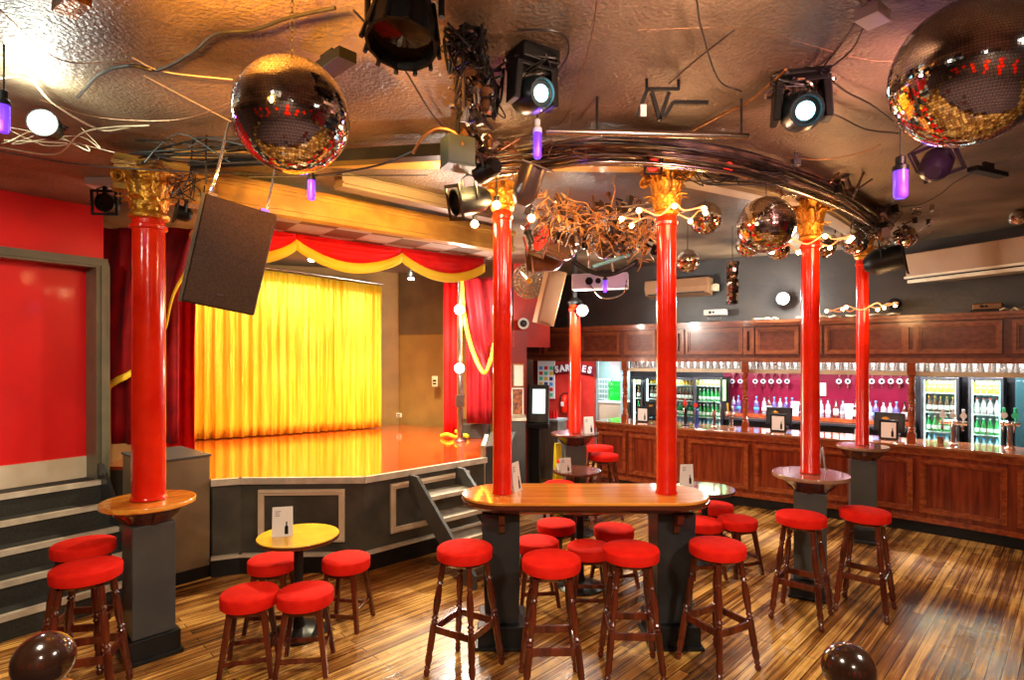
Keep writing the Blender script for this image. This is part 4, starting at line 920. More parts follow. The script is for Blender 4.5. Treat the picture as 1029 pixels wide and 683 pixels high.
# ---- kitchen hatch
kc = thing('hatch_counter', 'white counter with upstand inside the kitchen hatch', 'counter')
ka, kb = su(602, 2.1), su(630, 2.1)
bm = NB(); bstrip(bm, ka, kb, 2.06, 2.6, 0, 1.12); obj('body', bm, M_cream, kc); bm = NB(); bstrip(bm, ka, kb, 2.03, 2.63, 1.125, 1.16); obj('worktop', bm, M_white, kc)
for i in range(2):
    p, an = bloc(617+6.0*i, 2.4, z=1.162); p.z += 0
    k = thing('bottle_crate', ['bright green bottle crate, left one in the kitchen hatch', 'bright green bottle crate, right one in the kitchen hatch'][i], 'crate', p, an)
    m = mat('green_crate_plastic', (.01, .75, .06), .3, emit=None); bm = NB(); w_ = .17
    for a_ in range(5):
        z = .02+.085*a_; box(bm, (0, -.1, z), (w_, .015, .02)); box(bm, (0, .1, z), (w_, .015, .02))
    for a_ in range(4):
        x = -w_/2+.01+(w_-.02)*a_/3; box(bm, (x, -.1, .19), (.014, .016, .38)); box(bm, (x, .1, .19), (.014, .016, .38))
    for x in (-w_/2+.008, w_/2-.008):
        for z in (.04, .2, .36): box(bm, (x, 0, z), (.014, .2, .05))
    obj('lattice', bm, m, k); bm = NB(); box(bm, (0, 0, .006), (w_, .2, .012)); obj('crate_base', bm, m, k)
p, an = bloc(607, 2.4, z=1.162); k = thing('wire_rack', 'white wire rack standing left in the kitchen hatch', 'rack', p, an); bm = NB()
for z in (.02, .12, .22, .32, .42): tube(bm, [(-.12, -.08, z), (.12, -.08, z), (.12, .08, z), (-.12, .08, z), (-.12, -.08, z)], .005, 5, smooth=False)
for x in (-.12, -.06, 0, .06, .12): rod(bm, (x, -.08, 0), (x, -.08, .44), .004, 6)
obj('wires', bm, M_white, k)
p, an = bloc(612, 2.25, z=1.16); k = thing('tap', 'bent chrome tap in the kitchen hatch between rack and crates', 'tap', p, an); bm = NB(); tube(bm, [(0, 0, 0), (0, 0, .3), (.03, -.03, .42), (.09, -.08, .42), (.12, -.1, .30)], .014, 8); obj('spout', bm, M_chrome, k, smooth=True)
p, an = bloc(614, 2.4, z=2.12); k = thing('kitchen_light', 'ceiling light panel inside the kitchen hatch', 'light', p, an); bm = NB(); box(bm, (0, 0, .02), (.5, .2, .04)); obj('housing', bm, M_white, k); bm = NB(); box(bm, (0, 0, -.004), (.46, .16, .006)); obj('diffuser', bm, emis('cool_diffuser', (.9, 1, 1), 6), k)
light('AREA', (0, 0, -.03), 30, (.85, 1, 1), .3, k)
p, an = bloc(627, 1.9, z=0); k = thing('hatch_jamb', 'pale lit post with bracket right of the kitchen hatch', 'post', p, an); bm = NB(); box(bm, (0, 0, 1.05), (.10, .1, 2.1)); obj('post', bm, mat('cyan_lit_white', (.5, .68, .7), .35), k, bevel=.004)  # white post; the cyan light on it is put into the colour
bm = NB(); P = [(-.26, 1.96), (.0, 1.96), (.0, 1.74), (-.08, 1.84), (-.2, 1.88)]; a_ = [bm.verts.new((q[0]-.05, -.07, q[1])) for q in P]; b_ = [bm.verts.new((q[0]-.05, -.05, q[1])) for q in P]; bm.faces.new(a_); bm.faces.new(b_[::-1])
for i in range(5): j = (i+1) % 5; bm.faces.new((a_[i], a_[j], b_[j], b_[i]))
obj('bracket', bm, M_white, k)
# ================================================================== PASSAGE left of the bar
def on_back(u, d, v0, v1, w=None):      # framed flat things on the red back wall (bar offset d)
    p, an = bloc(u, d); y = p.y; return p, an, HC+(HZ-v1)*y/F, HC+(HZ-v0)*y/F
p, an, z0, z1 = on_back(549, 1.86, 362, 400); k = thing('poster', 'pale poster with rows of small pictures on the red back wall', 'poster', (p.x, p.y, 0), an)
W_ = 17*p.y/F*1.25; bm = NB(); box(bm, (0, 0, (z0+z1)/2), (W_, .02, z1-z0)); obj('sheet', bm, M_card, k)
mm = [blue, goldl, redl, pb, pg]
for mi in range(5):
    bm = NB()
    for i in range(3):
        for j in range(6):
            if (i*7+j*3) % 5 == mi: box(bm, (-W_*.30+i*W_*.30, -.012, z0+(z1-z0)*(.10+.14*j)), (W_*.2, .004, (z1-z0)*.09))
    obj('printed_picture', bm, mm[mi], k)
p, an, z0, z1 = on_back(577, 1.86, 368, 377); k = thing('arched_sign', 'dark red arched sign with white letters on the red back wall', 'sign', (p.x, p.y, 0), an)
W_ = 40*p.y/F*1.2; bm = NB(); zc = (z0+z1)/2; h = (z1-z0)*.95
def arc(u, v): x = (u-.5)*W_; return Vector((x, -.03, zc-h/2+h*v+.06*(1-(2*u-1)**2)))
grid(bm, arc, 20, 2); obj('sign_board', bm, mat('sign_maroon', (.16, .01, .02), .4), k, solid=.02)
for i, chx in enumerate('SARNIES'):
    cu_ = bpy.data.curves.new('letter', 'FONT'); cu_.body = chx; cu_.size = h*1.05; cu_.extrude = .004; cu_.align_x = 'CENTER'; cu_.align_y = 'CENTER'; cu_.offset = .008
    to = bpy.data.objects.new('tmp', cu_); me = bpy.data.meshes.new_from_object(to); bpy.data.objects.remove(to)
    me.materials.append(M_card); lo = bpy.data.objects.new('letter', me); C.objects.link(lo); lo.parent = k; uu = .09+.82*i/6
    a_ = arc(uu, .5); lo.location = (a_.x, -.048, a_.z); lo.rotation_euler = (PI/2, (2*uu-1)*.28, 0)
# fire extinguisher box / alarm
p, an, z0, z1 = on_back(567, 1.80, 394, 414); k = thing('fire_extinguisher', 'red fire extinguisher with white label on the red back wall', 'fire extinguisher', (p.x, p.y, z0), an)
H = z1-z0; bm = NB(); lathe(bm, [(0, 0), (.06, 0), (.065, .02), (.065, H*.72), (.05, H*.82), (.022, H*.87), (.022, H*.92), (0, H*.92)], 18); obj('cylinder', bm, M_red, k, smooth=True)
bm = NB(); box(bm, (0, -.066, H*.42), (.07, .006, H*.22)); obj('paper_label', bm, M_card, k); bm = NB(); box(bm, (.03, 0, H*.95), (.11, .03, .02)); tube(bm, [(-.02, 0, H*.93), (-.08, -.02, H*.8), (-.085, -.02, H*.5)], .01, 6); obj('valve', bm, M_blk, k)
# dark pillar, screen machine, low cabinet
p = gy(531, 400, 9.3); bm = NB(); box(bm, (p.x, p.y, 1.0), (.15, .2, 2.0)); tag(obj('dark_pillar', bm, wood('dark_post', (.03, .012, .008), (.06, .02, .012), .3)), 'dark wooden upright left of the games terminal', 'post')
p = gy(541, 400, 9.0); k = thing('games_terminal', 'black games terminal with a lit tilted screen near the back wall', 'terminal', (p.x, p.y, 0), -.15)
zb = gy(541, 424, 9.0).z; zt = gy(541, 387, 9.0).z
bm = NB(); hexa(bm, [(-.16, -.08, zb), (.16, -.08, zb), (.16, .2, zb), (-.16, .2, zb)], [(-.16, .04, zt), (.16, .04, zt), (.16, .2, zt), (-.16, .2, zt)]); obj('housing', bm, M_dkgrey, k, bevel=.01)
bm = NB(); hexa(bm, [(-.09, -.085+.03, zb+.14), (.11, -.085+.03, zb+.14), (.11, -.07+.03, zb+.14), (-.09, -.07+.03, zb+.14)], [(-.09, -.0, zt-.06), (.11, -.0, zt-.06), (.11, .015, zt-.06), (-.09, .015, zt-.06)]); obj('screen', bm, mat('lit_screen', (.6, .75, .75), .2, emit=(.7, .9, .9), es=.9), k)
bm = NB(); box(bm, (-.05, .05, (zb-.1)/2), (.14, .25, zb-.1)); box(bm, (0, -.02, zb-.04), (.34, .3, .07)); obj('stand', bm, M_blk, k, bevel=.006)
bm = NB(); box(bm, (0, -.055, zb+.30), (.05, .01, .02)); 
p = gy(549, 430, 9.6); k = thing('low_cabinet', 'low grey wooden cabinet with pale top below the posters', 'cabinet', (p.x, p.y, 0), -.5)
zt = gy(549, 422, 9.6).z; bm = NB(); box(bm, (0, .15, zt/2), (.44, .36, zt-.02)); obj('body', bm, wood('grey_oak', (.10, .08, .07), (.18, .15, .12), .4), k); bm = NB(); box(bm, (0, .15, zt), (.48, .4, .04)); obj('cabinet_top', bm, M_kit, k, bevel=.005); bm = NB(); box(bm, (0, -.04, zt*.55), (.36, .02, zt*.7)); obj('door', bm, MATS['grey_oak'], k, bevel=.005)
p = gy(555, 416, 9.65); k = thing('bottle_carrier', 'small bunch of red sauce bottles on the low grey cabinet', 'bottles', (p.x, p.y, zt+.02), 0)
for i in range(4): bm = NB(); lathe(bm, [(0, 0), (.022, 0), (.024, .1), (.008, .14), (.006, .17), (0, .17)], 10, Matrix.Translation((-.07+.045*i, .02*(i % 2), 0))); obj('sauce_bottle', bm, M_velvet2, k, smooth=True)
# grey counter with frames beyond the column
p = gy(516, 440, 8.2); k = thing('grey_counter', 'grey boxed counter seen just right of the left column of the long table', 'counter', (.02, 8.2, 0)); zt = gy(516, 421, 8.2).z
bm = NB(); box(bm, (.0, .2, zt/2), (.34, .6, zt-.02)); obj('body', bm, M_grey, k); bm = NB(); box(bm, (0, .2, zt), (.37, .63, .035)); obj('worktop', bm, M_beige, k, bevel=.005)
for i, (u, v, w_, h_, lb, c) in enumerate(((521, 377, .16, .34, 'upper pale framed picture in the passage beside the column', M_card), (520, 404, .17, .42, 'lower framed picture in warm colours in the passage beside the column', mat('warm_print', (.5, .15, .04), .5, col2=(.05, .03, .05), nscale=18)))):
    p = gy(u, v, 8.75); k = thing('framed_picture', lb, 'picture', p, .0); bm = NB()
    for a_ in ((-w_/2, 0, .02, h_), (w_/2, 0, .02, h_), (0, -h_/2, w_+.02, .02), (0, h_/2, w_+.02, .02)): box(bm, (a_[0], 0, a_[1]), (a_[2], .025, a_[3]))
    obj('frame', bm, M_white if i else M_bronze, k); bm = NB(); box(bm, (0, .004, 0), (w_-.02, .01, h_-.02)); obj('print', bm, c, k)
bm = NB(); box(bm, (.06, 8.95, 1.25), (.34, .08, 2.4)); struct('wall_passage', bm, M_maroon, label='maroon wall end with pictures in the passage')
# round camera / lamp on red pier
p = gy(526, 325, 8.7); k = thing('dome_camera', 'small white and black camera on the red wall piece right of the column', 'camera', p); R_ = Matrix.Rotation(PI/2, 4, 'X')
bm = NB(); lathe(bm, [(0, -.30), (.06, -.30), (.085, -.1), (.085, .02), (.07, .03), (.06, .02)], 20, R_); obj('housing', bm, M_white, k, smooth=True); bm = NB(); lathe(bm, [(0, .0), (.058, .01), (.05, .03), (.03, .045), (0, .05)], 18, R_); obj('lens', bm, M_black, k, smooth=True)
# ================================================================== on the upper bar wall
p, an = bloc(967, .22, v=268); uL, uR = su(911, .25), su(1060, .25); k = thing('wall_heater', 'long pale tinted air unit mounted high on the wall at the right', 'air unit'); zt_, zb_ = 3.33, 2.98
hA, hB = Vector((4.83, 7.02)), Vector((5.62, 5.20)); hd = (hB-hA).normalized(); hn = Vector((-hd.y, hd.x)); zt_, zb_ = 3.30, 2.945
def hs_(t, o_, z): q = hA+hd*t+hn*o_; return Vector((q.x, q.y, z))
hl = (hB-hA).length
bm = NB(); qbox(bm, hs_, 0, hl, 0, .26, zb_+.07, zt_); obj('casing', bm, mat('peach_casing', (.38, .21, .11), .4, col2=(.30, .15, .07), nscale=2), k, bevel=.01)
bm = NB(); qbox(bm, hs_, 0, hl, .03, .26, zb_, zb_+.04); qbox(bm, hs_, -.01, hl, -.02, .02, zb_+.055, zb_+.08); obj('lower_vent', bm, M_cream, k)
bm = NB(); qbox(bm, hs_, .02, hl, .05, .22, zb_+.04, zb_+.07); obj('vent_slot', bm, M_blk, k)
p, an = bloc(682, .30, v=290); k = thing('air_conditioner', 'pale wall air conditioner behind the right column of the long table', 'air unit', p, an); bm = NB(); P = [(.10, -.13), (-.13, -.10), (-.17, 0), (-.15, .13), (.10, .13)]
a_ = [bm.verts.new((-.48, q[0], q[1])) for q in P]; b_ = [bm.verts.new((.48, q[0], q[1])) for q in P]; bm.faces.new(a_); bm.faces.new(b_[::-1])
for i in range(5): j = (i+1) % 5; bm.faces.new((a_[i], a_[j], b_[j], b_[i]))
obj('casing', bm, MATS['peach_casing'], k, bevel=.012); bm = NB(); box(bm, (0, -.14, -.085), (.86, .012, .02)); obj('air_slot', bm, M_blk, k); bm = NB(); box(bm, (.53, .02, -.02), (.09, .12, .10)); obj('pipe_box', bm, M_cream, k)
for u, v, w_, lb in ((719, 314, .30, 'small white bracketed speaker on the upper wall above the canopy'), (993, 308, .26, 'small orange box on the ledge at the right above the canopy'), (603, 283, .62, 'long white projector unit hanging left of the cluster')):
    if w_ > .5: p = gy(u, v, 6.4); an = -.25
    else: p, an = bloc(u, .22, v=v)
    k = thing('projector' if w_ > .5 else 'wall_box', lb, 'projector' if w_ > .5 else 'box', p, an); bm = NB(); box(bm, (0, 0, 0), (w_, .16, w_*.28)); obj('casing', bm, M_copper if u == 993 else M_white, k, bevel=.012)
    bm = NB(); R2 = Matrix.Translation((-w_*.18, -.085, 0)) @ R_; lathe(bm, [(0, 0), (w_*.07, 0), (w_*.07, .01), (0, .014)], 14, R2); lathe(bm, [(0, 0), (w_*.05, 0), (w_*.05, .01), (0, .014)], 14, Matrix.Translation((-w_*.02, -.085, 0)) @ R_); obj('socket', bm, M_blk, k, smooth=True)
    bm = NB()
    if w_ > .5: tube(bm, [(-.1, 0, .08), (-.12, 0, .3), (0, 0, CEIL-p.z)], .014, 6); tube(bm, [(.15, 0, .08), (.1, 0, .4), (.05, 0, CEIL-p.z)], .012, 6); tube(bm, [(-.1, -.1, -.05), (.05, -.14, -.2), (.25, -.12, -.16), (.3, -.08, 0)], .009, 6)
    elif u == 719: tube(bm, [(-.09, -.02, -.03), (-.09, -.05, -.12), (.09, -.05, -.12), (.09, -.02, -.03)], .007, 6, smooth=False); rod(bm, (0, -.05, -.12), (0, -.02, -.2), .007)
    else: box(bm, (0, .05, -.05), (.3, .2, .03))
    obj('bracket', bm, M_metal if u != 993 else M_blk, k)
def floodlamp(p, an, label, e, col, size=.14, ep=None):
    k = thing('flood_lamp', label, 'lamp', p, an); bm = NB(); lathe(bm, [(0, -.10), (.05, -.10), (size*.6, -.03), (size*.62, .03), (size*.56, .03), (size*.5, .0)], 20, R_); obj('housing', bm, M_blk, k, smooth=True)
    bm = NB(); lathe(bm, [(0, .025), (size*.3, .02), (size*.5, .004), (0, .002)], 18, R_); obj('bulb', bm, E_white, k, smooth=True); bm = NB(); tube(bm, [(-size*.62, 0, 0), (-size*.62, .08, .02), (0, .14, .02), (size*.62, .08, .02), (size*.62, 0, 0)], .008, 6); obj('yoke', bm, M_blk, k)
    light('POINT', (0, -.22, 0), e, col, .07, k); return k
p, an = bloc(787, .12, v=300); floodlamp(p, an, 'bright white flood lamp above the canopy left of the thick right hand column', 55, (1, .97, .85)); 
p = gy(585, 312, 7.1); floodlamp(p, 0, 'bright white flood lamp on top of the far column', 110, (1, .97, .85), .12)
p = gy(45, 125, 3.1); floodlamp(p, .3, 'very bright white flood lamp under the ceiling at the upper left', 15, (.88, 1, .78), .12)
p, an = bloc(899, .3, v=305); k = thing('wall_camera', 'small dark camera on a bracket above the canopy right of the thin column', 'camera', p, an); bm = NB(); lathe(bm, [(0, -.08), (.05, -.08), (.07, 0), (.05, .03), (0, .03)], 16, R_); obj('housing', bm, M_blk, k, smooth=True); bm = NB(); lathe(bm, [(0, .03), (.02, .03), (.018, .045), (0, .05)], 12, R_); obj('lens', bm, M_gold, k, smooth=True); bm = NB(); rod(bm, (0, .05, 0), (0, .14, -.0), .015); box(bm, (0, .04, -.075), (.14, .1, .02)); obj('mount', bm, M_blk, k)
bm = NB()
for u0, u1 in ((756, 782), (800, 845), (850, 905), (1000, 1040)):
    s0_, s1_ = su(u0, .2), su(u1, .2); pts = []
    for i in range(9): a_, _ = bpt(s0_+(s1_-s0_)*i/8, .18+.04*math.sin(i*2.1+u0)); pts.append((a_.x, a_.y, 2.552+.02*abs(math.sin(i*1.7+u0))))
    tube(bm, pts, .012, 5)
tag(obj('loose_cables', bm, M_cream), 'pale loose cables lying along the top of the bar canopy', 'cables', kind='stuff')
# ================================================================== MIRROR BALLS
def mirror_ball(p, r, label, rows=34, chain=True, group=None, m=M_mirror, jit=.012):
    k = thing('mirror_ball', label, 'mirror ball', p, 0, group)
    bm = NB(); lathe(bm, [(0, -r*.985)]+[(r*.985*math.sin(PI*i/24), -r*.985*math.cos(PI*i/24)) for i in range(1, 24)]+[(0, r*.985)], 32); obj('core', bm, M_black, k, smooth=True)
    bm = NB()
    for i in range(rows):
        th0 = PI*(i+.05)/rows; th1 = PI*(i+.95)/rows; tm = (th0+th1)/2; n = max(4, int(2*rows*math.sin(tm)))
        for j in range(n):
            a0 = 2*PI*(j+.04)/n; a1 = 2*PI*(j+.96)/n; nn = Vector((math.sin(tm)*math.cos((a0+a1)/2), math.sin(tm)*math.sin((a0+a1)/2), math.cos(tm)))
            jx = Vector((random.gauss(0, jit), random.gauss(0, jit), random.gauss(0, jit))); n2 = (nn+jx).normalized(); c = nn*r; vs = []
            for th, a in ((th0, a0), (th1, a0), (th1, a1), (th0, a1)):
                d = Vector((math.sin(th)*math.cos(a), math.sin(th)*math.sin(a), math.cos(th)))
                q = d*(c.dot(n2)/max(.5, d.dot(n2))); vs.append(bm.verts.new(q))
            bm.faces.new(vs)
    obj('mirror_tiles', bm, m, k)
    bm = NB(); lathe(bm, [(0, r*.97), (r*.10, r*.97), (r*.10, r*1.02), (r*.04, r*1.05), (0, r*1.06)], 12); 
    top = CEIL+.02-p[2]; 
    z = r*1.03; i = 0
    if chain:
        while z < top:
            M = Matrix.Translation((0, 0, z+.012)) @ Matrix.Rotation(PI/2*(i % 2), 4, 'Z') @ Matrix.Rotation(PI/2, 4, 'X') @ Matrix.Diagonal((.7, 1.25, 1, 1))
            vs = []; 
            for a in range(10):
                A_ = 2*PI*a/10; vs.append([bm.verts.new(M @ Vector(((.009+.0022*math.cos(b))*math.cos(A_), (.009+.0022*math.cos(b))*math.sin(A_), .0022*math.sin(b)))) for b in (0, 2.1, 4.2)])
            for a in range(10):
                for b in range(3): bm.faces.new((vs[a][b], vs[(a+1) % 10][b], vs[(a+1) % 10][(b+1) % 3], vs[a][(b+1) % 3]))
            z += .019; i += 1
    obj('hanging_chain', bm, mat('dark_steel', (.08, .07, .06), .3, .8), k)
    return k
def ballpos(u, v, rpx_ang, r):      # from the photographed centre direction and angular radius (degrees)
    d = Vector(((u-CX)/F, 1, (HZ-v)/F)); L_ = d.length; D = r/math.sin(math.radians(rpx_ang)); return d/L_*D
b1 = ballpos(293.5, 116.5, 4.87, .21)+Vector((0, 0, HC)); mirror_ball(b1, .21, 'big mirror ball hanging at the upper left by a chain', 60, jit=.007)
b2 = ballpos(974, 74, 5.1, .25)+Vector((0, 0, HC)); mirror_ball(b2, .25, 'biggest mirror ball cut by the upper right corner', 76, jit=.006)
k = None
for (u, v, rp, y, lb) in ((770, 226, 30, 4.4, 'medium mirror ball left of the thick right hand column'), (709, 219, 17.5, 5.2, 'small mirror ball just right of the right column of the long table'), (691, 262, 12.5, 6.0, 'small mirror ball low beside the right column of the long table'),
    (752, 246, 13, 5.3, 'small mirror ball peeping out behind the medium one on its left'), (782, 250, 12, 5.6, 'small mirror ball peeping out below the medium one'), (827, 247, 13, 5.6, 'small mirror ball right of the thick right hand column'),
    (859, 243, 13.5, 6.0, 'small mirror ball in front of the top of the thin column'), (910, 238, 11.5, 6.2, 'small mirror ball over the left end of the long air unit'), (1023, 218, 8.5, 5.6, 'small mirror ball at the right edge above the air unit')):
    q = gy(u, v, y); r = rp*y/F*.93
    mirror_ball(q, r, lb, 20 if rp < 25 else 34, True, None, M_mirror2, .02)
# hanging mirrored rod
p = gy(736, 284, 6.2); k = thing('mirrored_tube', 'hanging upright mirrored tube between the small mirror balls', 'ornament', p); r = .055; h = .46
bm = NB(); lathe(bm, [(0, -h/2), (r, -h/2), (r, h/2), (0, h/2)], 8); obj('core', bm, M_black, k); bm = NB()
for i in range(12):
    for j in range(10):
        a = 2*PI*(j+.5)/10; z = -h/2+h*(i+.5)/12; w_ = .016; rr_ = r+.003; t_ = Vector((-math.sin(a), math.cos(a), 0)); o_ = Vector((math.cos(a), math.sin(a), 0)); jn = random.gauss(0, .004)
        bm.faces.new([bm.verts.new(o_*(rr_+s1*jn)+t_*w_*s1+Vector((0, 0, z+s2*.017+0))) for s1, s2 in ((-1, -1), (1, -1), (1, 1), (-1, 1))])
obj('mirror_tiles', bm, M_mirror, k); bm = NB(); rod(bm, (0, 0, h/2), (0, 0, CEIL+.02-p.z), .004); obj('hanging_wire', bm, M_wire, k)
# ================================================================== big speaker
p = gy(228, 257, 3.55); t = thing('loudspeaker', 'big black wedge loudspeaker hanging tilted beside the left column', 'loudspeaker', p, rot=(math.radians(11), math.radians(10), math.radians(36)))
bm = NB(); hexa(bm, [(-.205, -.15, -.32), (.205, -.15, -.32), (.14, .24, -.32), (-.14, .24, -.32)], [(-.205, -.15, .32), (.205, -.15, .32), (.14, .24, .32), (-.14, .24, .32)]); obj('cabinet', bm, mat('speaker_carpet', (.075, .045, .022), .5, col2=(.05, .03, .016), nscale=60), t, bevel=.012)
bm = NB(); box(bm, (.0, -.157, 0), (.39, .012, .62)); obj('grille', bm, mat('speaker_grille', (.05, .026, .012), .5, col2=(.11, .055, .022), nscale=120, bump=.6, bscale=300), t, bevel=.004)
bm = NB(); box(bm, (-.208, -.15, 0), (.016, .03, .64)); box(bm, (-.175, .05, 0), (.01, .1, .5)); obj('metal_edge', bm, MATS['olive_trim'], t)
bm = NB(); box(bm, (-.01, -.167, -.235), (.035, .006, .014)); obj('badge', bm, M_metal, t)
bm = NB(); tube(bm, [(-.15, 0, .31), (-.16, 0, .38), (-.15, 0, .5), (-.15, 0, .82)], .010, 6); tube(bm, [(.15, 0, .31), (.16, 0, .40), (.15, 0, .82)], .008, 6); box(bm, (-.15, 0, .33), (.05, .05, .03)); box(bm, (.15, 0, .33), (.05, .05, .03)); obj('suspension', bm, M_metal, t)
# ================================================================== ceiling fixtures
def moving_head(p, rz, tilt, label, lens=E_cyan, s=1.):
    t = thing('moving_head_light', label, 'stage light', p, rz)
    bm = NB(); box(bm, (0, 0, .19*s), (.22*s, .20*s, .10*s)); box(bm, (0, 0, .25*s), (.17*s, .15*s, .03*s)); obj('base', bm, M_blk, t, bevel=.008)
    bm = NB()
    for sx in (-1, 1): hexa(bm, [(sx*.115*s-.018*s, -.05*s, -.05*s), (sx*.115*s+.018*s, -.05*s, -.05*s), (sx*.115*s+.018*s, .05*s, -.05*s), (sx*.115*s-.018*s, .05*s, -.05*s)], [(sx*.10*s-.02*s, -.06*s, .145*s), (sx*.10*s+.02*s, -.06*s, .145*s), (sx*.10*s+.02*s, .06*s, .145*s), (sx*.10*s-.02*s, .06*s, .145*s)])
    box(bm, (0, 0, .135*s), (.22*s, .12*s, .03*s)); obj('yoke', bm, M_blk, t, bevel=.006)
    M = Matrix.Rotation(tilt, 4, 'X'); bm = NB(); lathe(bm, [(0, -.13*s), (.05*s, -.13*s), (.085*s, -.09*s), (.095*s, -.02*s), (.09*s, .06*s), (.072*s, .11*s), (.066*s, .11*s), (.06*s, .09*s)], 24, M); h_ = obj('head', bm, mat('teal_black_plastic', (.010, .022, .026), .3), t, smooth=True)
    bm = NB(); lathe(bm, [(0, .10*s), (.03*s, .098*s), (.042*s, .09*s), (.045*s, .085*s), (0, .08*s)], 20, M); obj('lens', bm, lens, h_, smooth=True)
    bm = NB(); rod(bm, (-.05*s, 0, .26*s), (-.05*s, 0, CEIL+.03-p[2]), .012); rod(bm, (.05*s, 0, .26*s), (.05*s, 0, CEIL+.03-p[2]), .012); obj('clamp', bm, M_metal, t)
    return t
moving_head(gy(535, 96, 2.75), .5, PI/2+.25, 'black moving head light with cyan lens over the left column of the long table', s=.92)
moving_head(gy(805, 112, 2.9), -.25, PI/2+.35, 'black moving head light with bright cyan lens right of the mirrored ceiling mark', s=1.05)
light('SPOT', gy(805, 118, 2.75), 60, (.4, .9, 1), .04, None, aim=(1.0, -.5, 1.0), spot=.5)
# big black scanner lamp at the top
p = gy(406, 22, 2.05); t = thing('black_scoop_light', 'large black ribbed scoop light cut by the top edge', 'stage light', p, -.2)
M = Matrix.Rotation(PI-.25, 4, 'X'); bm = NB(); lathe(bm, [(0, -.14), (.08, -.14), (.10, -.06), (.125, .02), (.13, .10), (.118, .10), (.10, .0)], 12, M); h_ = obj('housing', bm, M_blk, t)
bm = NB()
for i in range(12): a = 2*PI*i/12; q0 = M @ Vector((.105*math.cos(a), .105*math.sin(a), -.06)); q1 = M @ Vector((.138*math.cos(a), .138*math.sin(a), .11)); rod(bm, q0, q1, .009, 6)
obj('rib', bm, M_blk, t); bm = NB(); lathe(bm, [(0, .05), (.105, .05), (.108, .055), (0, .058)], 20, M); obj('glass', bm, mat('dark_lens', (.05, .03, .02), .05, .5), h_)
bm = NB(); box(bm, (0, 0, .19), (.30, .12, .02)); rod(bm, (-.14, 0, .2), (-.14, 0, 0), .012); rod(bm, (.14, 0, .2), (.14, 0, 0), .012); rod(bm, (0, 0, .19), (0, 0, CEIL-p.z+.02), .015); obj('bracket', bm, M_blk, t)
def can(p, rot, label, r=.075, L_=.24, m=None, face=None, gel=None, drop=True):
    t = thing('par_can_light', label, 'stage light', p, rot=rot); m = m or M_blk
    bm = NB(); lathe(bm, [(0, -L_/2), (r*.5, -L_/2), (r*.85, -L_*.35), (r, -L_*.2), (r, L_/2), (r*.93, L_/2), (r*.9, L_*.3)], 20); h_ = obj('housing', bm, m, t, smooth=True)
    bm = NB(); lathe(bm, [(0, L_*.33), (r*.9, L_*.33), (r*.9, L_*.35), (0, L_*.37)], 18); obj('lens', bm, face or MATS['dark_lens'], h_)
    bm = NB(); box(bm, (0, 0, L_/2+.004), (r*2.3, r*2.3, .006)); bmesh.ops.delete(bm, geom=bm.verts[:], context='VERTS')
    for a in range(4): A_ = a*PI/2; box(bm, (r*1.2*math.cos(A_), r*1.2*math.sin(A_), L_/2), (r*.25 if a % 2 == 0 else r*2.6, r*2.6 if a % 2 == 0 else r*.25, .01))
    obj('colour_frame', bm, m, t)
    bm = NB(); tube(bm, [(-r*1.15, 0, 0), (-r*1.15, r*1.6, 0), (0, r*1.9, 0), (r*1.15, r*1.6, 0), (r*1.15, 0, 0)], .007, 6, smooth=False); obj('yoke', bm, m, t)
    return t
can(gy(474, 201, 3.9), (math.radians(105), .2, math.radians(-60)), 'black theatre lamp hanging left of the left column of the long table', .09, .26)
can(gy(530, 186, 3.75), (math.radians(20), math.radians(15), .3), 'black and silver lamp pointing down right of the left column of the long table', .085, .26, mat('dark_silver', (.16, .12, .11), .3, .7))
can(gy(560, 246, 4.9), (math.radians(75), .3, math.radians(-65)), 'silver par can with red glow inside the hanging cluster', .12, .34, mat('silver_can', (.55, .45, .38), .25, .9), E_red)
can(gy(548, 262, 5.2), (math.radians(95), .0, math.radians(-80)), 'lower bronze can light inside the hanging cluster', .10, .30, M_copper)
can(gy(612, 246, 5.0), (math.radians(60), .4, math.radians(40)), 'tilted dark can light at the right of the hanging cluster', .10, .26, MATS['dark_silver'])
can(gy(655, 165, 3.75), (math.radians(115), 0, 0), 'small red glowing lamp in front of the capital on the left', .045, .10, None, E_red)
can(gy(728, 168, 3.9), (math.radians(115), 0, .3), 'small red glowing lamp right of the capital of the right long table column', .045, .10, None, E_red)
can(gy(940, 167, 3.5), (math.radians(55), .2, 2.2), 'dark purple lit can light below the biggest mirror ball', .085, .20, mat('purple_lit_black', (.02, .010, .03), .3))  # purple light on the black body is mixed into its colour
can(gy(888, 262, 6.0), (math.radians(80), 0, .9), 'dark theatre lamp right of the top of the thin column', .13, .36)
can(gy(185, 215, 3.9), (math.radians(80), 0, -.9), 'small round dark lamp tucked between the left column and the speaker', .05, .10)
can(gy(110, 205, 4.6), (math.radians(95), 0, .1), 'small dark spotlight on a bracket above the red wall corner', .075, .14)
k = thing('white_box', 'pale square box fixed above the small spotlight at the left column', 'box', gy(107, 178, 4.6), .2); bm = NB(); box(bm, (0, 0, 0), (.26, .14, .16)); obj('casing', bm, M_white, k, bevel=.006); bm = NB(); box(bm, (.0, -.02, -.12), (.03, .03, .10)); box(bm, (0, .0, .3), (.04, .04, .42)); obj('bracket', bm, M_blk, k)
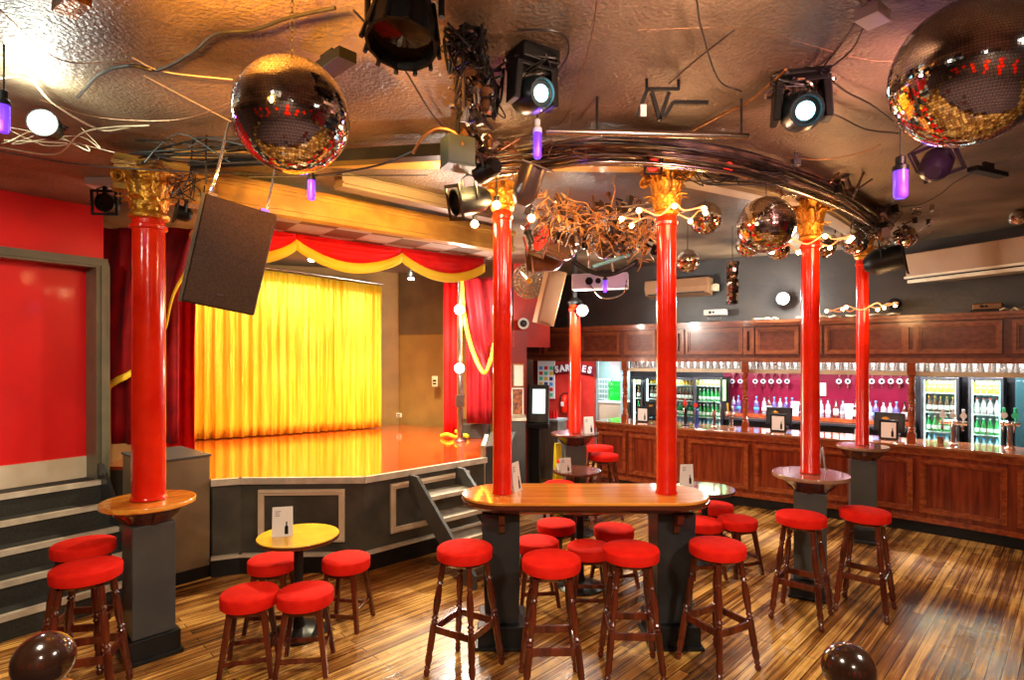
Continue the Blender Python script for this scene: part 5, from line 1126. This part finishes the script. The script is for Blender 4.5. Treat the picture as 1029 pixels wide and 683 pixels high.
k = thing('junction_box', 'grey green junction box on the ceiling left of the left column capital', 'junction box', gy(460, 153, 3.35), .5); bm = NB(); box(bm, (0, 0, 0), (.17, .13, .16)); obj('casing', bm, mat('grey_green_metal', (.12, .16, .11), .4), k, bevel=.004); bm = NB(); box(bm, (0, 0, -.088), (.175, .135, .012)); obj('lid', bm, MATS['grey_green_metal'], k); bm = NB(); rod(bm, (0, 0, .08), (0, 0, CEIL+.03-gy(460, 153, 3.35).z), .012); obj('stem', bm, M_wire, k)
for (u, v, y, rz, s, lb, m_) in ((877, 16, 2.30, .6, (.12, .09, .045), 'small white junction box on the ceiling left of the biggest mirror ball', M_white), (72, 4, 2.2, -.6, (.16, .08, .04), 'dark junction box at the top edge on the left', M_bronze), (993, 173, 3.6, -1.15, (.06, .34, .03), 'short dark bar fixed to the ceiling right of the purple lit can light', M_blk), (330, 68, 2.65, -.75, (.34, .09, .05), 'dark ribbed cable tray behind the upper left mirror ball', M_blk), (800, 163, 3.6, 0, (.05, .04, .04), 'tiny dark clip on the ceiling below the right moving head', M_blk)):
    p = gy(u, v, y); p.z = min(p.z, CEIL+.0); k = thing('ceiling_box', lb, 'box', p, rz); bm = NB(); box(bm, (0, 0, 0), s); obj('casing', bm, m_, k, bevel=.003); bm = NB()
    for i in range(3): box(bm, (0, 0, 0), (s[0]*1.03, s[1]*.08, s[2]*1.05)); 
    bmesh.ops.delete(bm, geom=bm.verts[:], context='VERTS'); box(bm, (0, 0, s[2]/2+.02), (s[0]*.3, s[1]*.3, .05)); obj('fixing', bm, m_, k)
# bar unit (v shaped bracket) on the ceiling
k = thing('ceiling_bracket', 'dark open metal bracket with a v shape hanging above the silver pipe', 'bracket', gy(660, 108, 2.95)); bm = NB()
o_ = lambda u, v: gy(u, v, 2.95)-gy(660, 108, 2.95)
for (a_, b_) in (((640, 117), (650, 90)), ((650, 90), (682, 90)), ((655, 93), (663, 121)), ((672, 93), (663, 121)), ((668, 117), (676, 103)), ((676, 103), (711, 103))): 
    A_, B_ = o_(*a_), o_(*b_); beam(bm, A_, B_+Vector((.001, 0, 0)), .02, .018)
rod(bm, o_(650, 90), o_(650, 90)+Vector((0, .0, CEIL+.03-o_(650, 90).z-gy(660, 108, 2.95).z)), .008); rod(bm, o_(682, 90), o_(682, 90)+Vector((0, .0, CEIL+.03-o_(682, 90).z-gy(660, 108, 2.95).z)), .008); obj('bars', bm, M_blk, k)
bm = NB(); A_ = o_(646, 112); box(bm, tuple(A_+Vector((.0, -.012, 0))), (.03, .008, .06)); obj('paper_label', bm, M_card, k)
# silver pipe
bm = NB(); pa, pb_ = gy(549, 132, 3.15), gy(752, 137, 3.15); rod(bm, pa, pb_, .018, 14); 
pp = obj('ceiling_pipe', bm, M_metal, smooth=True); tag(pp, 'straight silver pipe hanging level across the ceiling between the columns', 'pipe')
for u in (600, 745): bm = NB(); q = gy(u, 134, 3.15); rod(bm, q, (q.x, q.y, CEIL+.05), .007); obj('hanger', bm, M_wire, pp)
# violet tubes
for (u, v, y, h, lb) in ((540, 145, 3.0, .15, 'violet glowing tube lamp hanging below the left moving head'), (313, 190, 3.2, .12, 'blue violet tube lamp hanging below the upper left mirror ball'), (905, 184, 3.0, .16, 'wide violet tube lamp hanging left of the purple lit can light'), (4, 118, 2.6, .14, 'violet tube lamp cut by the left edge'), (608, 287, 6.0, .14, 'small violet lamp below the white projector unit')):
    p = gy(u, v, y); k = thing('violet_lamp', lb, 'lamp', p); w_ = .022 if u != 905 else .034
    bm = NB(); lathe(bm, [(0, -h/2), (w_*.7, -h/2), (w_, -h*.42), (w_, h*.42), (0, h*.42)], 10); obj('tube', bm, E_uv, k, smooth=True)
    bm = NB(); lathe(bm, [(w_*1.1, h*.4), (w_*1.1, h*.55), (w_*.7, h*.62), (w_*.7, h*.85), (w_*.3, h*.9), (0, h*.9)], 12); obj('lamp_cap', bm, M_white if u == 540 else M_blk, k, smooth=True)
    bm = NB(); rod(bm, (0, 0, h*.88), (0, 0, CEIL+.02-p.z), .004); obj('hanging_wire', bm, M_wire, k)
    light('POINT', (0, -.05, -.05), 1.6, (.3, .12, 1), .04, k)
# round wire disc and brown board
p = gy(532, 282, 7.3); k = thing('wire_dish_lamp', 'round ribbed metal dish right of the left column of the long table', 'dish', p, -.35); bm = NB()
for r in (.04, .09, .14, .19, .235): 
    M = Matrix.Rotation(PI/2, 4, 'X'); pts = [(r*math.cos(2*PI*i/28), -.0+.0, r*math.sin(2*PI*i/28)) for i in range(29)]; tube(bm, pts, .006, 5, smooth=False)
for i in range(24): a = 2*PI*i/24; rod(bm, (0, 0, 0), (.235*math.cos(a), 0, .235*math.sin(a)), .0035, 5)
obj('wire_grille', bm, M_chrome, k); bm = NB(); lathe(bm, [(0, -.10), (.10, -.08), (.22, -.015), (.225, -.005), (.20, -.01), (0, -.07)], 28, R_); obj('dish', bm, mat('dish_metal', (.45, .36, .25), .25, .8), k, smooth=True); bm = NB(); lathe(bm, [(0, 0), (.035, .0), (.035, .015), (0, .02)], 14, R_); obj('hub', bm, M_gold, k, smooth=True)
bm = NB(); rod(bm, (0, .05, .2), (0, .05, CEIL-p.z), .012); obj('hanging_rod', bm, M_blk, k)
p = gy(552, 299, 6.9); k = thing('brown_loudspeaker', 'tilted brown box speaker hanging right of the metal dish', 'loudspeaker', p, rot=(.1, .22, .25)); bm = NB(); box(bm, (0, 0, 0), (.22, .2, .66)); obj('cabinet', bm, mat('brown_box', (.30, .14, .05), .4, col2=(.38, .19, .07), nscale=4), k, bevel=.006); bm = NB(); box(bm, (0, -.104, 0), (.19, .008, .6)); obj('grille', bm, mat('brown_grille', (.26, .12, .045), .5), k); bm = NB(); rod(bm, (0, 0, .3), (-.05, 0, .5), .012); obj('bracket', bm, M_blk, k)
# warm bulbs
E_bulb = E_warm
for (u, v, y, lb) in ((534, 219, 4.3, 'glowing orange bulb right of the left column capital'), (477, 225, 4.2, 'glowing white orange bulb left of the left column of the long table'), (499, 206, 3.95, 'small glowing bulb in front of the left capital')):
    p = gy(u, v, y); k = thing('warm_bulb', lb, 'lamp', p); bm = NB(); bmesh.ops.create_uvsphere(bm, u_segments=14, v_segments=10, radius=.028); obj('bulb', bm, E_bulb, k, smooth=True); bm = NB(); lathe(bm, [(.014, .022), (.018, .03), (.018, .06), (0, .065)], 12); rod(bm, (0, 0, .06), (0, 0, CEIL-p.z), .004); obj('lamp_holder', bm, M_blk, k, smooth=True)
    light('POINT', (0, -.07, -.03), 10, (1, .62, .28), .04, k)
def fairy(cx, cy, z, r, label, n=10, tilt=.1, e=0):
    k = thing('light_string', label, 'string lights', (cx, cy, z)); pts = [((r+.05*math.sin(3.3*i))*math.cos(2*PI*i/16), (r+.05*math.sin(3.3*i))*math.sin(2*PI*i/16)*.6, .03*math.sin(2.7*i)+tilt*r*math.cos(2*PI*i/16)) for i in range(17)]
    bm = NB(); tube(bm, pts, .007, 6, 5); obj('clear_hose', bm, mat('peach_hose', (.7, .35, .2), .25, emit=(1, .3, .08), es=.25), k, smooth=True)
    for i in range(n):
        q = pts[int(16*i/n)]; bm = NB(); bmesh.ops.create_icosphere(bm, subdivisions=2, radius=.018, matrix=Matrix.Translation((q[0], q[1]-.01, q[2]-.02))); obj('bulb', bm, E_bulb, k, smooth=True)
    light('POINT', (0, -r, -.06), 9, (1, .55, .22), .1, k)
fairy(1.12, 4.15, 3.08, .28, 'string of warm bulbs looped around the right column of the long table below its capital', 8)
fairy(2.57, 4.93, 3.03, .33, 'string of warm bulbs looped around the thick right hand column', 8)
fairy(3.92, 6.40, 2.60, .36, 'string of warm bulbs looped around the thin column', 6)
# dried branch cluster
random.seed(11); bm = NB(); c0_ = gy(590, 222, 4.7)
for i in range(80):
    t_ = random.random(); s = Vector((c0_.x-.42+.95*t_, c0_.y+random.uniform(-.25, .25), c0_.z+.10-.22*t_+random.uniform(-.1, .1))); pts = [s]
    d = Vector((random.uniform(-1, 1), random.uniform(-1, 1), random.uniform(-.9, .7)))
    for j in range(4): d = (d+Vector((random.uniform(-.8, .8), random.uniform(-.8, .8), random.uniform(-.8, .6)))).normalized(); pts.append(pts[-1]+d*random.uniform(.04, .09))
    tube(bm, pts, lambda t: .006*(1-.6*t), 5, 3)
tag(obj('dried_branches', bm, M_branch), 'tangle of dried orange lit branches in the hanging cluster between the columns', 'branches', kind='stuff')
bm = NB()
for i in range(240):
    t_ = random.random(); s = Vector((c0_.x-.45+1.0*t_, c0_.y+random.uniform(-.28, .28), c0_.z+.06-.22*t_+random.uniform(-.14, .12))); M = Matrix.Translation(s) @ Matrix.Rotation(random.uniform(0, 6), 4, 'Z') @ Matrix.Rotation(random.uniform(-1.2, 1.2), 4, 'X')
    a_ = [bm.verts.new(M @ Vector(q)) for q in ((0, 0, 0), (.016, .03, .006), (0, .075, 0), (-.016, .03, .006))]; bm.faces.new(a_)
tag(obj('dried_leaves', bm, mat('leaf_bronze', (.45, .16, .03), .35, .4, col2=(.8, .5, .2), nscale=9), solid=.002), 'shiny bronze leaves mixed into the hanging branches', 'leaves', kind='stuff')
bm = NB(); pts = [gy(575+66*i/10, 262-math.sin(PI*i/10)*-14, 5.0) for i in range(11)]; tube(bm, pts, .02, 8); tag(obj('curved_rail', bm, M_black), 'black curved rail sagging below the hanging branches', 'rail')
bm = NB(); rod(bm, gy(596, 268, 4.9), gy(632, 256, 4.9), .016, 10); tag(obj('blue_bar', bm, mat('blue_white_tube', (.2, .5, .65), .3)), 'pale blue bar below the hanging branches', 'bar')
def hardware(c, n, ext, label, seed):      # clamps, brackets and fittings jumbled together
    random.seed(seed); ms = [M_blk, M_metal, mat('dark_silver', (.16, .12, .11), .3, .7), M_copper, mat('silver_can', (.55, .45, .38), .25, .9)]; bm = NB()
    for i in range(n):
        q = Vector(c)+Vector((random.uniform(-1, 1)*ext[0], random.uniform(-1, 1)*ext[1], random.uniform(-1, 1)*ext[2])); q.z = min(q.z, CEIL-.03); f0 = len(bm.faces)
        M = Matrix.Translation(q) @ Matrix.Rotation(random.uniform(0, 6), 4, 'Z') @ Matrix.Rotation(random.uniform(-1, 1), 4, 'X'); kk = i % 4; s_ = random.uniform(.7, 1.3)
        if kk == 0: box(bm, (0, 0, 0), (.05*s_, .03*s_, .07*s_), 0, M)
        elif kk == 1: lathe(bm, [(0, -.04*s_), (.018*s_, -.04*s_), (.018*s_, .02*s_), (.03*s_, .04*s_), (0, .04*s_)], 10, M)
        elif kk == 2: tube(bm, [M @ Vector((.035*s_*math.cos(a), .035*s_*math.sin(a), 0)) for a in [k_*.6 for k_ in range(9)]], .008, 5, 3)
        else: box(bm, (0, 0, 0), (.012, .012, .16*s_), 0, M)
        bm.faces.ensure_lookup_table(); mi = random.randrange(5)
        for fi in range(f0, len(bm.faces)): bm.faces[fi].material_index = mi
    return tag(obj('clamps_and_fittings', bm, ms), label, 'fittings', kind='stuff')
hardware(gy(585, 225, 4.8), 110, (.48, .2, .20), 'jumble of metal clamps and fittings inside the hanging cluster', 31)
hardware(gy(885, 220, 5.6), 60, (.35, .35, .22), 'jumble of clamps at the right end of the curved cable bundle', 32)
hardware(gy(820, 185, 4.5), 30, (.35, .25, .08), 'clamps under the curved cable bundle above the thick right column', 33)
hardware(gy(478, 150, 3.6), 26, (.14, .12, .12), 'clamps and fittings left of the left capital of the long table', 34)
hardware(gy(640, 240, 5.0), 34, (.22, .15, .16), 'clamps and fittings just left of the right capital of the long table', 35)
# ------------------------------------------------ cables
random.seed(5); bm = NB()
ring = [(-.25, 3.95), (.1, 3.80), (.65, 3.62), (1.5, 3.85), (2.5, 4.55), (3.4, 5.4), (4.05, 6.2)]
for i in range(30):
    f0 = len(bm.faces); dx, dz = random.uniform(-.13, .13), random.uniform(-.07, .09)
    pts = [(x+dx*.6+random.uniform(-.03, .03), y+dx+random.uniform(-.03, .03), 3.35+dz+random.uniform(-.02, .02)) for x, y in ring]; tube(bm, pts, random.uniform(.003, .010), 6, 6); bm.faces.ensure_lookup_table(); mi = random.choice((0, 0, 0, 1, 2, 3))
    for fi in range(f0, len(bm.faces)): bm.faces[fi].material_index = mi
tag(obj('cable_bundle', bm, [mat('dark_cable_bundle', (.03, .022, .018), .3, col2=(.16, .10, .07), nscale=9), M_metal, M_copper, M_wire]), 'thick curved bundle of dark cables running around under the ceiling over the columns', 'cables', kind='stuff')
bm = NB()
for x0, y0, x1, y1 in ((-.3, 4.0, .1, 3.8),): pass
rg = cat([(x, y, 3.28) for x, y in ring], 6); tube(bm, rg[::6], .015, 10, 8); k = tag(obj('curved_truss_pipe', bm, M_metal, smooth=True), 'curved metal pipe carrying lamps under the ceiling cables', 'pipe')
def cluster(u, v, y, n, ru, rv, label, seed, m=M_wire, r=.006):
    random.seed(seed); bm = NB()
    for i in range(n):
        pts = [gy(u+random.uniform(-ru, ru), v+random.uniform(-rv, rv), y+random.uniform(-.1, .1)) for _ in range(5)]
        for q in pts: q.z = min(q.z, CEIL)
        tube(bm, pts, random.uniform(.6, 1.2)*r, 5, 5)
    return tag(obj('cable_tangle', bm, m), label, 'cables', kind='stuff')
cluster(468, 38, 2.5, 20, 22, 38, 'tangle of black cables beside the big scoop light', 21)
cluster(482, 85, 2.8, 15, 26, 38, 'tangle of black cables below the scoop light reaching to the left moving head', 22)
cluster(800, 74, 2.9, 16, 28, 16, 'coils of cable above the right moving head', 23, M_wire, .005)
cluster(880, 215, 5.5, 12, 26, 24, 'tangle of cables and clamps near the top of the thin column', 24, MATS['dark_cable_bundle'], .010)
cluster(500, 150, 3.7, 8, 30, 12, 'loose cables above the left capital of the long table', 25, M_copper, .006)
cluster(575, 232, 4.9, 8, 38, 22, 'thin copper cables wrapped through the hanging cluster', 26, M_copper, .006)
cluster(650, 210, 4.6, 4, 40, 8, 'pale cables between the hanging cluster and the columns', 27, M_cream, .006)
cluster(540, 62, 2.75, 9, 24, 20, 'black cables looped over the left moving head', 28, M_wire, .005)
cluster(600, 150, 3.5, 7, 60, 10, 'copper coloured cables hanging loosely from the curved bundle', 29, M_copper, .004)
cluster(220, 150, 3.6, 8, 90, 16, 'thin dark cables strung behind the upper left mirror ball', 36, M_wire, .005)
cluster(60, 140, 3.3, 3, 60, 14, 'thin pale wires around the bright flood lamp', 37, M_cream, .003)
cluster(190, 190, 3.85, 7, 22, 22, 'dark cables wrapped round the left capital beside the speaker', 38, M_wire, .005)
cluster(740, 175, 4.0, 8, 60, 12, 'dark cables drooping below the bundle right of the middle capital', 39, M_wire, .005)
hardware(gy(475, 70, 2.75), 30, (.10, .08, .22), 'fittings and plugs hanging among the cables beside the scoop light', 40)
hardware(gy(806, 74, 2.95), 24, (.14, .10, .06), 'fittings on top of the right moving head', 41)
def wire(pts, label, r=.006, m=M_wire, name='ceiling_cable'):
    P = []
    for q in pts:
        if len(q) == 2: x, y = gz(q[0], q[1], CEIL-.01); P.append((x, y, CEIL-.01))
        else: P.append(tuple(gy(q[0], q[1], q[2])))
    bm = NB(); tube(bm, P, r, 6, 8); return tag(obj(name, bm, m), label, 'cable')
wire([(78, 98), (100, 75), (130, 66), (160, 70), (195, 52), (218, 34), (255, 30), (290, 18), (337, 8)], 'long black cable snaking over the ceiling above the upper left mirror ball', .008)
wire([(0, 78), (28, 78), (55, 105), (100, 130), (130, 128)], 'pale cable on the ceiling behind the bright flood lamp', .006, M_cream)
wire([(355, 10), (400, 60), (438, 120), (470, 150)], 'dark cable crossing the plaster below the scoop light', .005)
wire([(700, 0), (705, 30), (722, 80), (745, 92)], 'grey stained cable dropping from the top edge above the open bracket', .004)
wire([(520, 30), (560, 32), (572, 50), (560, 75)], 'looped black cable right of the left moving head', .005)
wire([(240, 100), (180, 120), (100, 118), (40, 100)], 'thin wire from the upper left mirror ball to the flood lamp', .003, M_copper)
wire([(0, 148), (55, 155), (80, 135), (108, 128), (150, 126)], 'thin pale cable curving below the bright flood lamp', .005, M_cream)
wire([(133, 58), (165, 72), (234, 80)], 'thin straight wire from the ceiling to the upper left mirror ball', .003, M_cream)
wire([(145, 76), (190, 100), (232, 122)], 'thin taut wire left of the upper left mirror ball', .003, M_cream)
wire([(0, 10), (60, 60), (128, 62)], 'thin wire across the plaster at the top left corner', .003, M_copper)
wire([(600, 0), (594, 40), (582, 80), (570, 115), (560, 126)], 'thin copper wire dropping from the top edge beside the left moving head', .004, M_copper)
wire([(738, 30), (700, 60), (672, 84)], 'thin black wire running to the open bracket', .003)
wire([(790, 70), (755, 100), (720, 118), (690, 135), (655, 160)], 'dark brown cable from the right moving head down to the columns', .008, M_bronze)
wire([(860, 22), (845, 45), (825, 70), (824, 72)], 'left black cable from the white junction box', .004)
wire([(868, 28), (856, 50), (832, 70)], 'right black cable from the white junction box', .004)
wire([(824, 72), (850, 92), (875, 105), (898, 122)], 'black cable running from the right moving head to the biggest mirror ball', .005)
wire([(830, 112), (845, 118), (870, 130), (903, 134)], 'black cable right of the bright cyan lens', .005)
wire([(790, 158), (830, 160), (870, 152), (885, 145)], 'thin brown cable curving below the right moving head', .003, M_bronze)
wire([(905, 208), (925, 205), (945, 195), (965, 180), (1029, 152)], 'dark cable curving over the sagging ceiling at the right', .004)
wire([(640, 30), (750, 30), (860, 58), (900, 62)], 'very thin taut wire crossing the ceiling at the upper right', .0012, M_copper)
wire([(415, 154, 3.3), (425, 138, 3.3), (440, 129, 3.3), (457, 133, 3.3), (466, 146, 3.3)], 'copper conduit arching into the green grey junction box', .010, M_copper)
wire([(250, 178, 3.2), (320, 176, 3.3), (380, 166, 3.4), (415, 152, 3.3)], 'dark cable sagging below the upper left mirror ball', .006)
wire([(207, 185, 3.7), (207, 150, 3.7), (208, 128, 3.7)], 'suspension cable above the big loudspeaker', .006)
wire([(0, 152, 3.3), (80, 165, 3.5), (180, 172, 3.6), (300, 176, 3.7), (430, 176, 3.9)], 'long thin wire strung between the left wall and the columns', .004)
# dark duct line along the ceiling left
bm = NB(); x0, y0 = gz(0, 158, 3.42); beam(bm, (-2.25, 4.06, 3.40), (-.3, 3.75, 3.40), .10, .08); tag(obj('cable_trunking', bm, M_black), 'long dark cable trunking along the ceiling behind the mirror ball', 'trunking')
# ================================================================== LIGHTS
L3 = [('AREA', (-1.0, .6, 3.38), 80, (1, .84, .62)), ('AREA', (2.2, .8, 3.38), 110, (1, .86, .7)), ('AREA', (.4, -1.4, 3.38), 60, (1, .85, .65))]  # unseen fill lamps added on the camera side of the room
for i, (kd, p, e, c_) in enumerate(L3):
    k = thing('ceiling_fill_lamp', ['added unseen square fill lamp left above the camera side', 'added unseen square fill lamp right above the camera side', 'added unseen square fill lamp at the rear of the room'][i], 'lamp', p); bm = NB(); box(bm, (0, 0, .03), (.32, .32, .05)); obj('housing', bm, M_blk, k); bm = NB(); box(bm, (0, 0, .0), (.28, .28, .008)); obj('diffuser', bm, emis('warm_diffuser', (1, .85, .65), 5), k)
    light('AREA', (0, 0, -.02), e, c_, .3, k)
# unseen lamps inferred from ceiling colours; two added to brighten valance and red wall
def throw(nm, p, rz, aim, e, col, sp, label, size=.08):
    k = thing('spot_light', label, 'stage light', p, rot=(Vector(aim)-Vector(p)).to_track_quat('Z', 'Y').to_euler()); bm = NB(); lathe(bm, [(0, -.12), (.04, -.12), (.06, -.08), (.065, .06), (.058, .06), (.055, .03)], 16); obj('housing', bm, M_blk, k, smooth=True)
    bm = NB(); tube(bm, [(-.07, 0, 0), (-.07, .08, 0), (.07, .08, 0), (.07, 0, 0)], .006, 6, smooth=False); obj('yoke', bm, M_blk, k)
    light('SPOT', (0, 0, .08), e, col, size, k, aim=(0, 0, 1), spot=sp, blend=1.0)
throw('a', gy(488, 172, 3.6), 0, (-1.5, 5.4, 3.15), 260, (1, .66, .22), 1.3, 'added lamp near the left column of the long table brightening the valance')
throw('b', (-1.0, 1.2, 3.0), 0, (-1.0, 2.95, 3.5), 750, (1, .42, .06), 1.15, 'amber lamp above the frame turned to the ceiling')
throw('c', (2.3, 2.0, 3.1), 0, (1.75, 3.4, 3.45), 210, (1, .45, .40), 1.8, 'pink lamp out of frame at the right turned to the ceiling')
throw('d', (.9, 1.45, 3.1), 0, (.6, 2.7, 3.45), 130, (1, .62, .42), 1.5, 'orange lamp above the frame turned to the ceiling')
throw('f', (-3.1, 1.9, 3.05), 0, (-2.2, 2.9, 3.5), 60, (.92, 1, .80), 1.7, 'greenish white lamp out of frame turned to the ceiling at the left')
throw('e', (-3.3, 2.2, 3.2), 0, (-4.0, 4.6, 1.9), 170, (1, .86, .66), 1.3, 'added unseen lamp at the left brightening the red wall')

# stage spots through the proscenium aimed at the curtain
for i, (p, aim, e, c_, sp) in enumerate((((-2.9, 6.7, 3.3), (-3.6, 8.2, 1.8), 170, (1, .88, .60), 1.9), ((-1.3, 7.1, 3.2), (-2.5, 9.0, 1.8), 150, (1, .85, .55), 1.9), ((-1.7, 6.9, 3.2), (-1.2, 8.9, 1.2), 60, (1, .65, .3), 1.5))):
    k = thing('stage_flood', ['stage flood behind the valance aimed at the left of the gold curtain', 'stage flood behind the valance aimed at the right of the gold curtain', 'stage flood behind the valance aimed at the brown stage wall'][i], 'lamp', p); bm = NB(); box(bm, (0, 0, .05), (.16, .10, .10)); rod(bm, (0, 0, .1), (0, 0, CEIL+.03-p[2]), .012); obj('housing', bm, M_blk, k)
    light('SPOT', (0, 0, -.02), e, c_, .12, k, aim=Vector(aim)-Vector(p) , spot=sp)
W = bpy.data.worlds.new('world'); bpy.context.scene.world = W; W.use_nodes = True; W.node_tree.nodes['Background'].inputs['Color'].default_value = (.5, .4, .35, 1); W.node_tree.nodes['Background'].inputs['Strength'].default_value = .3
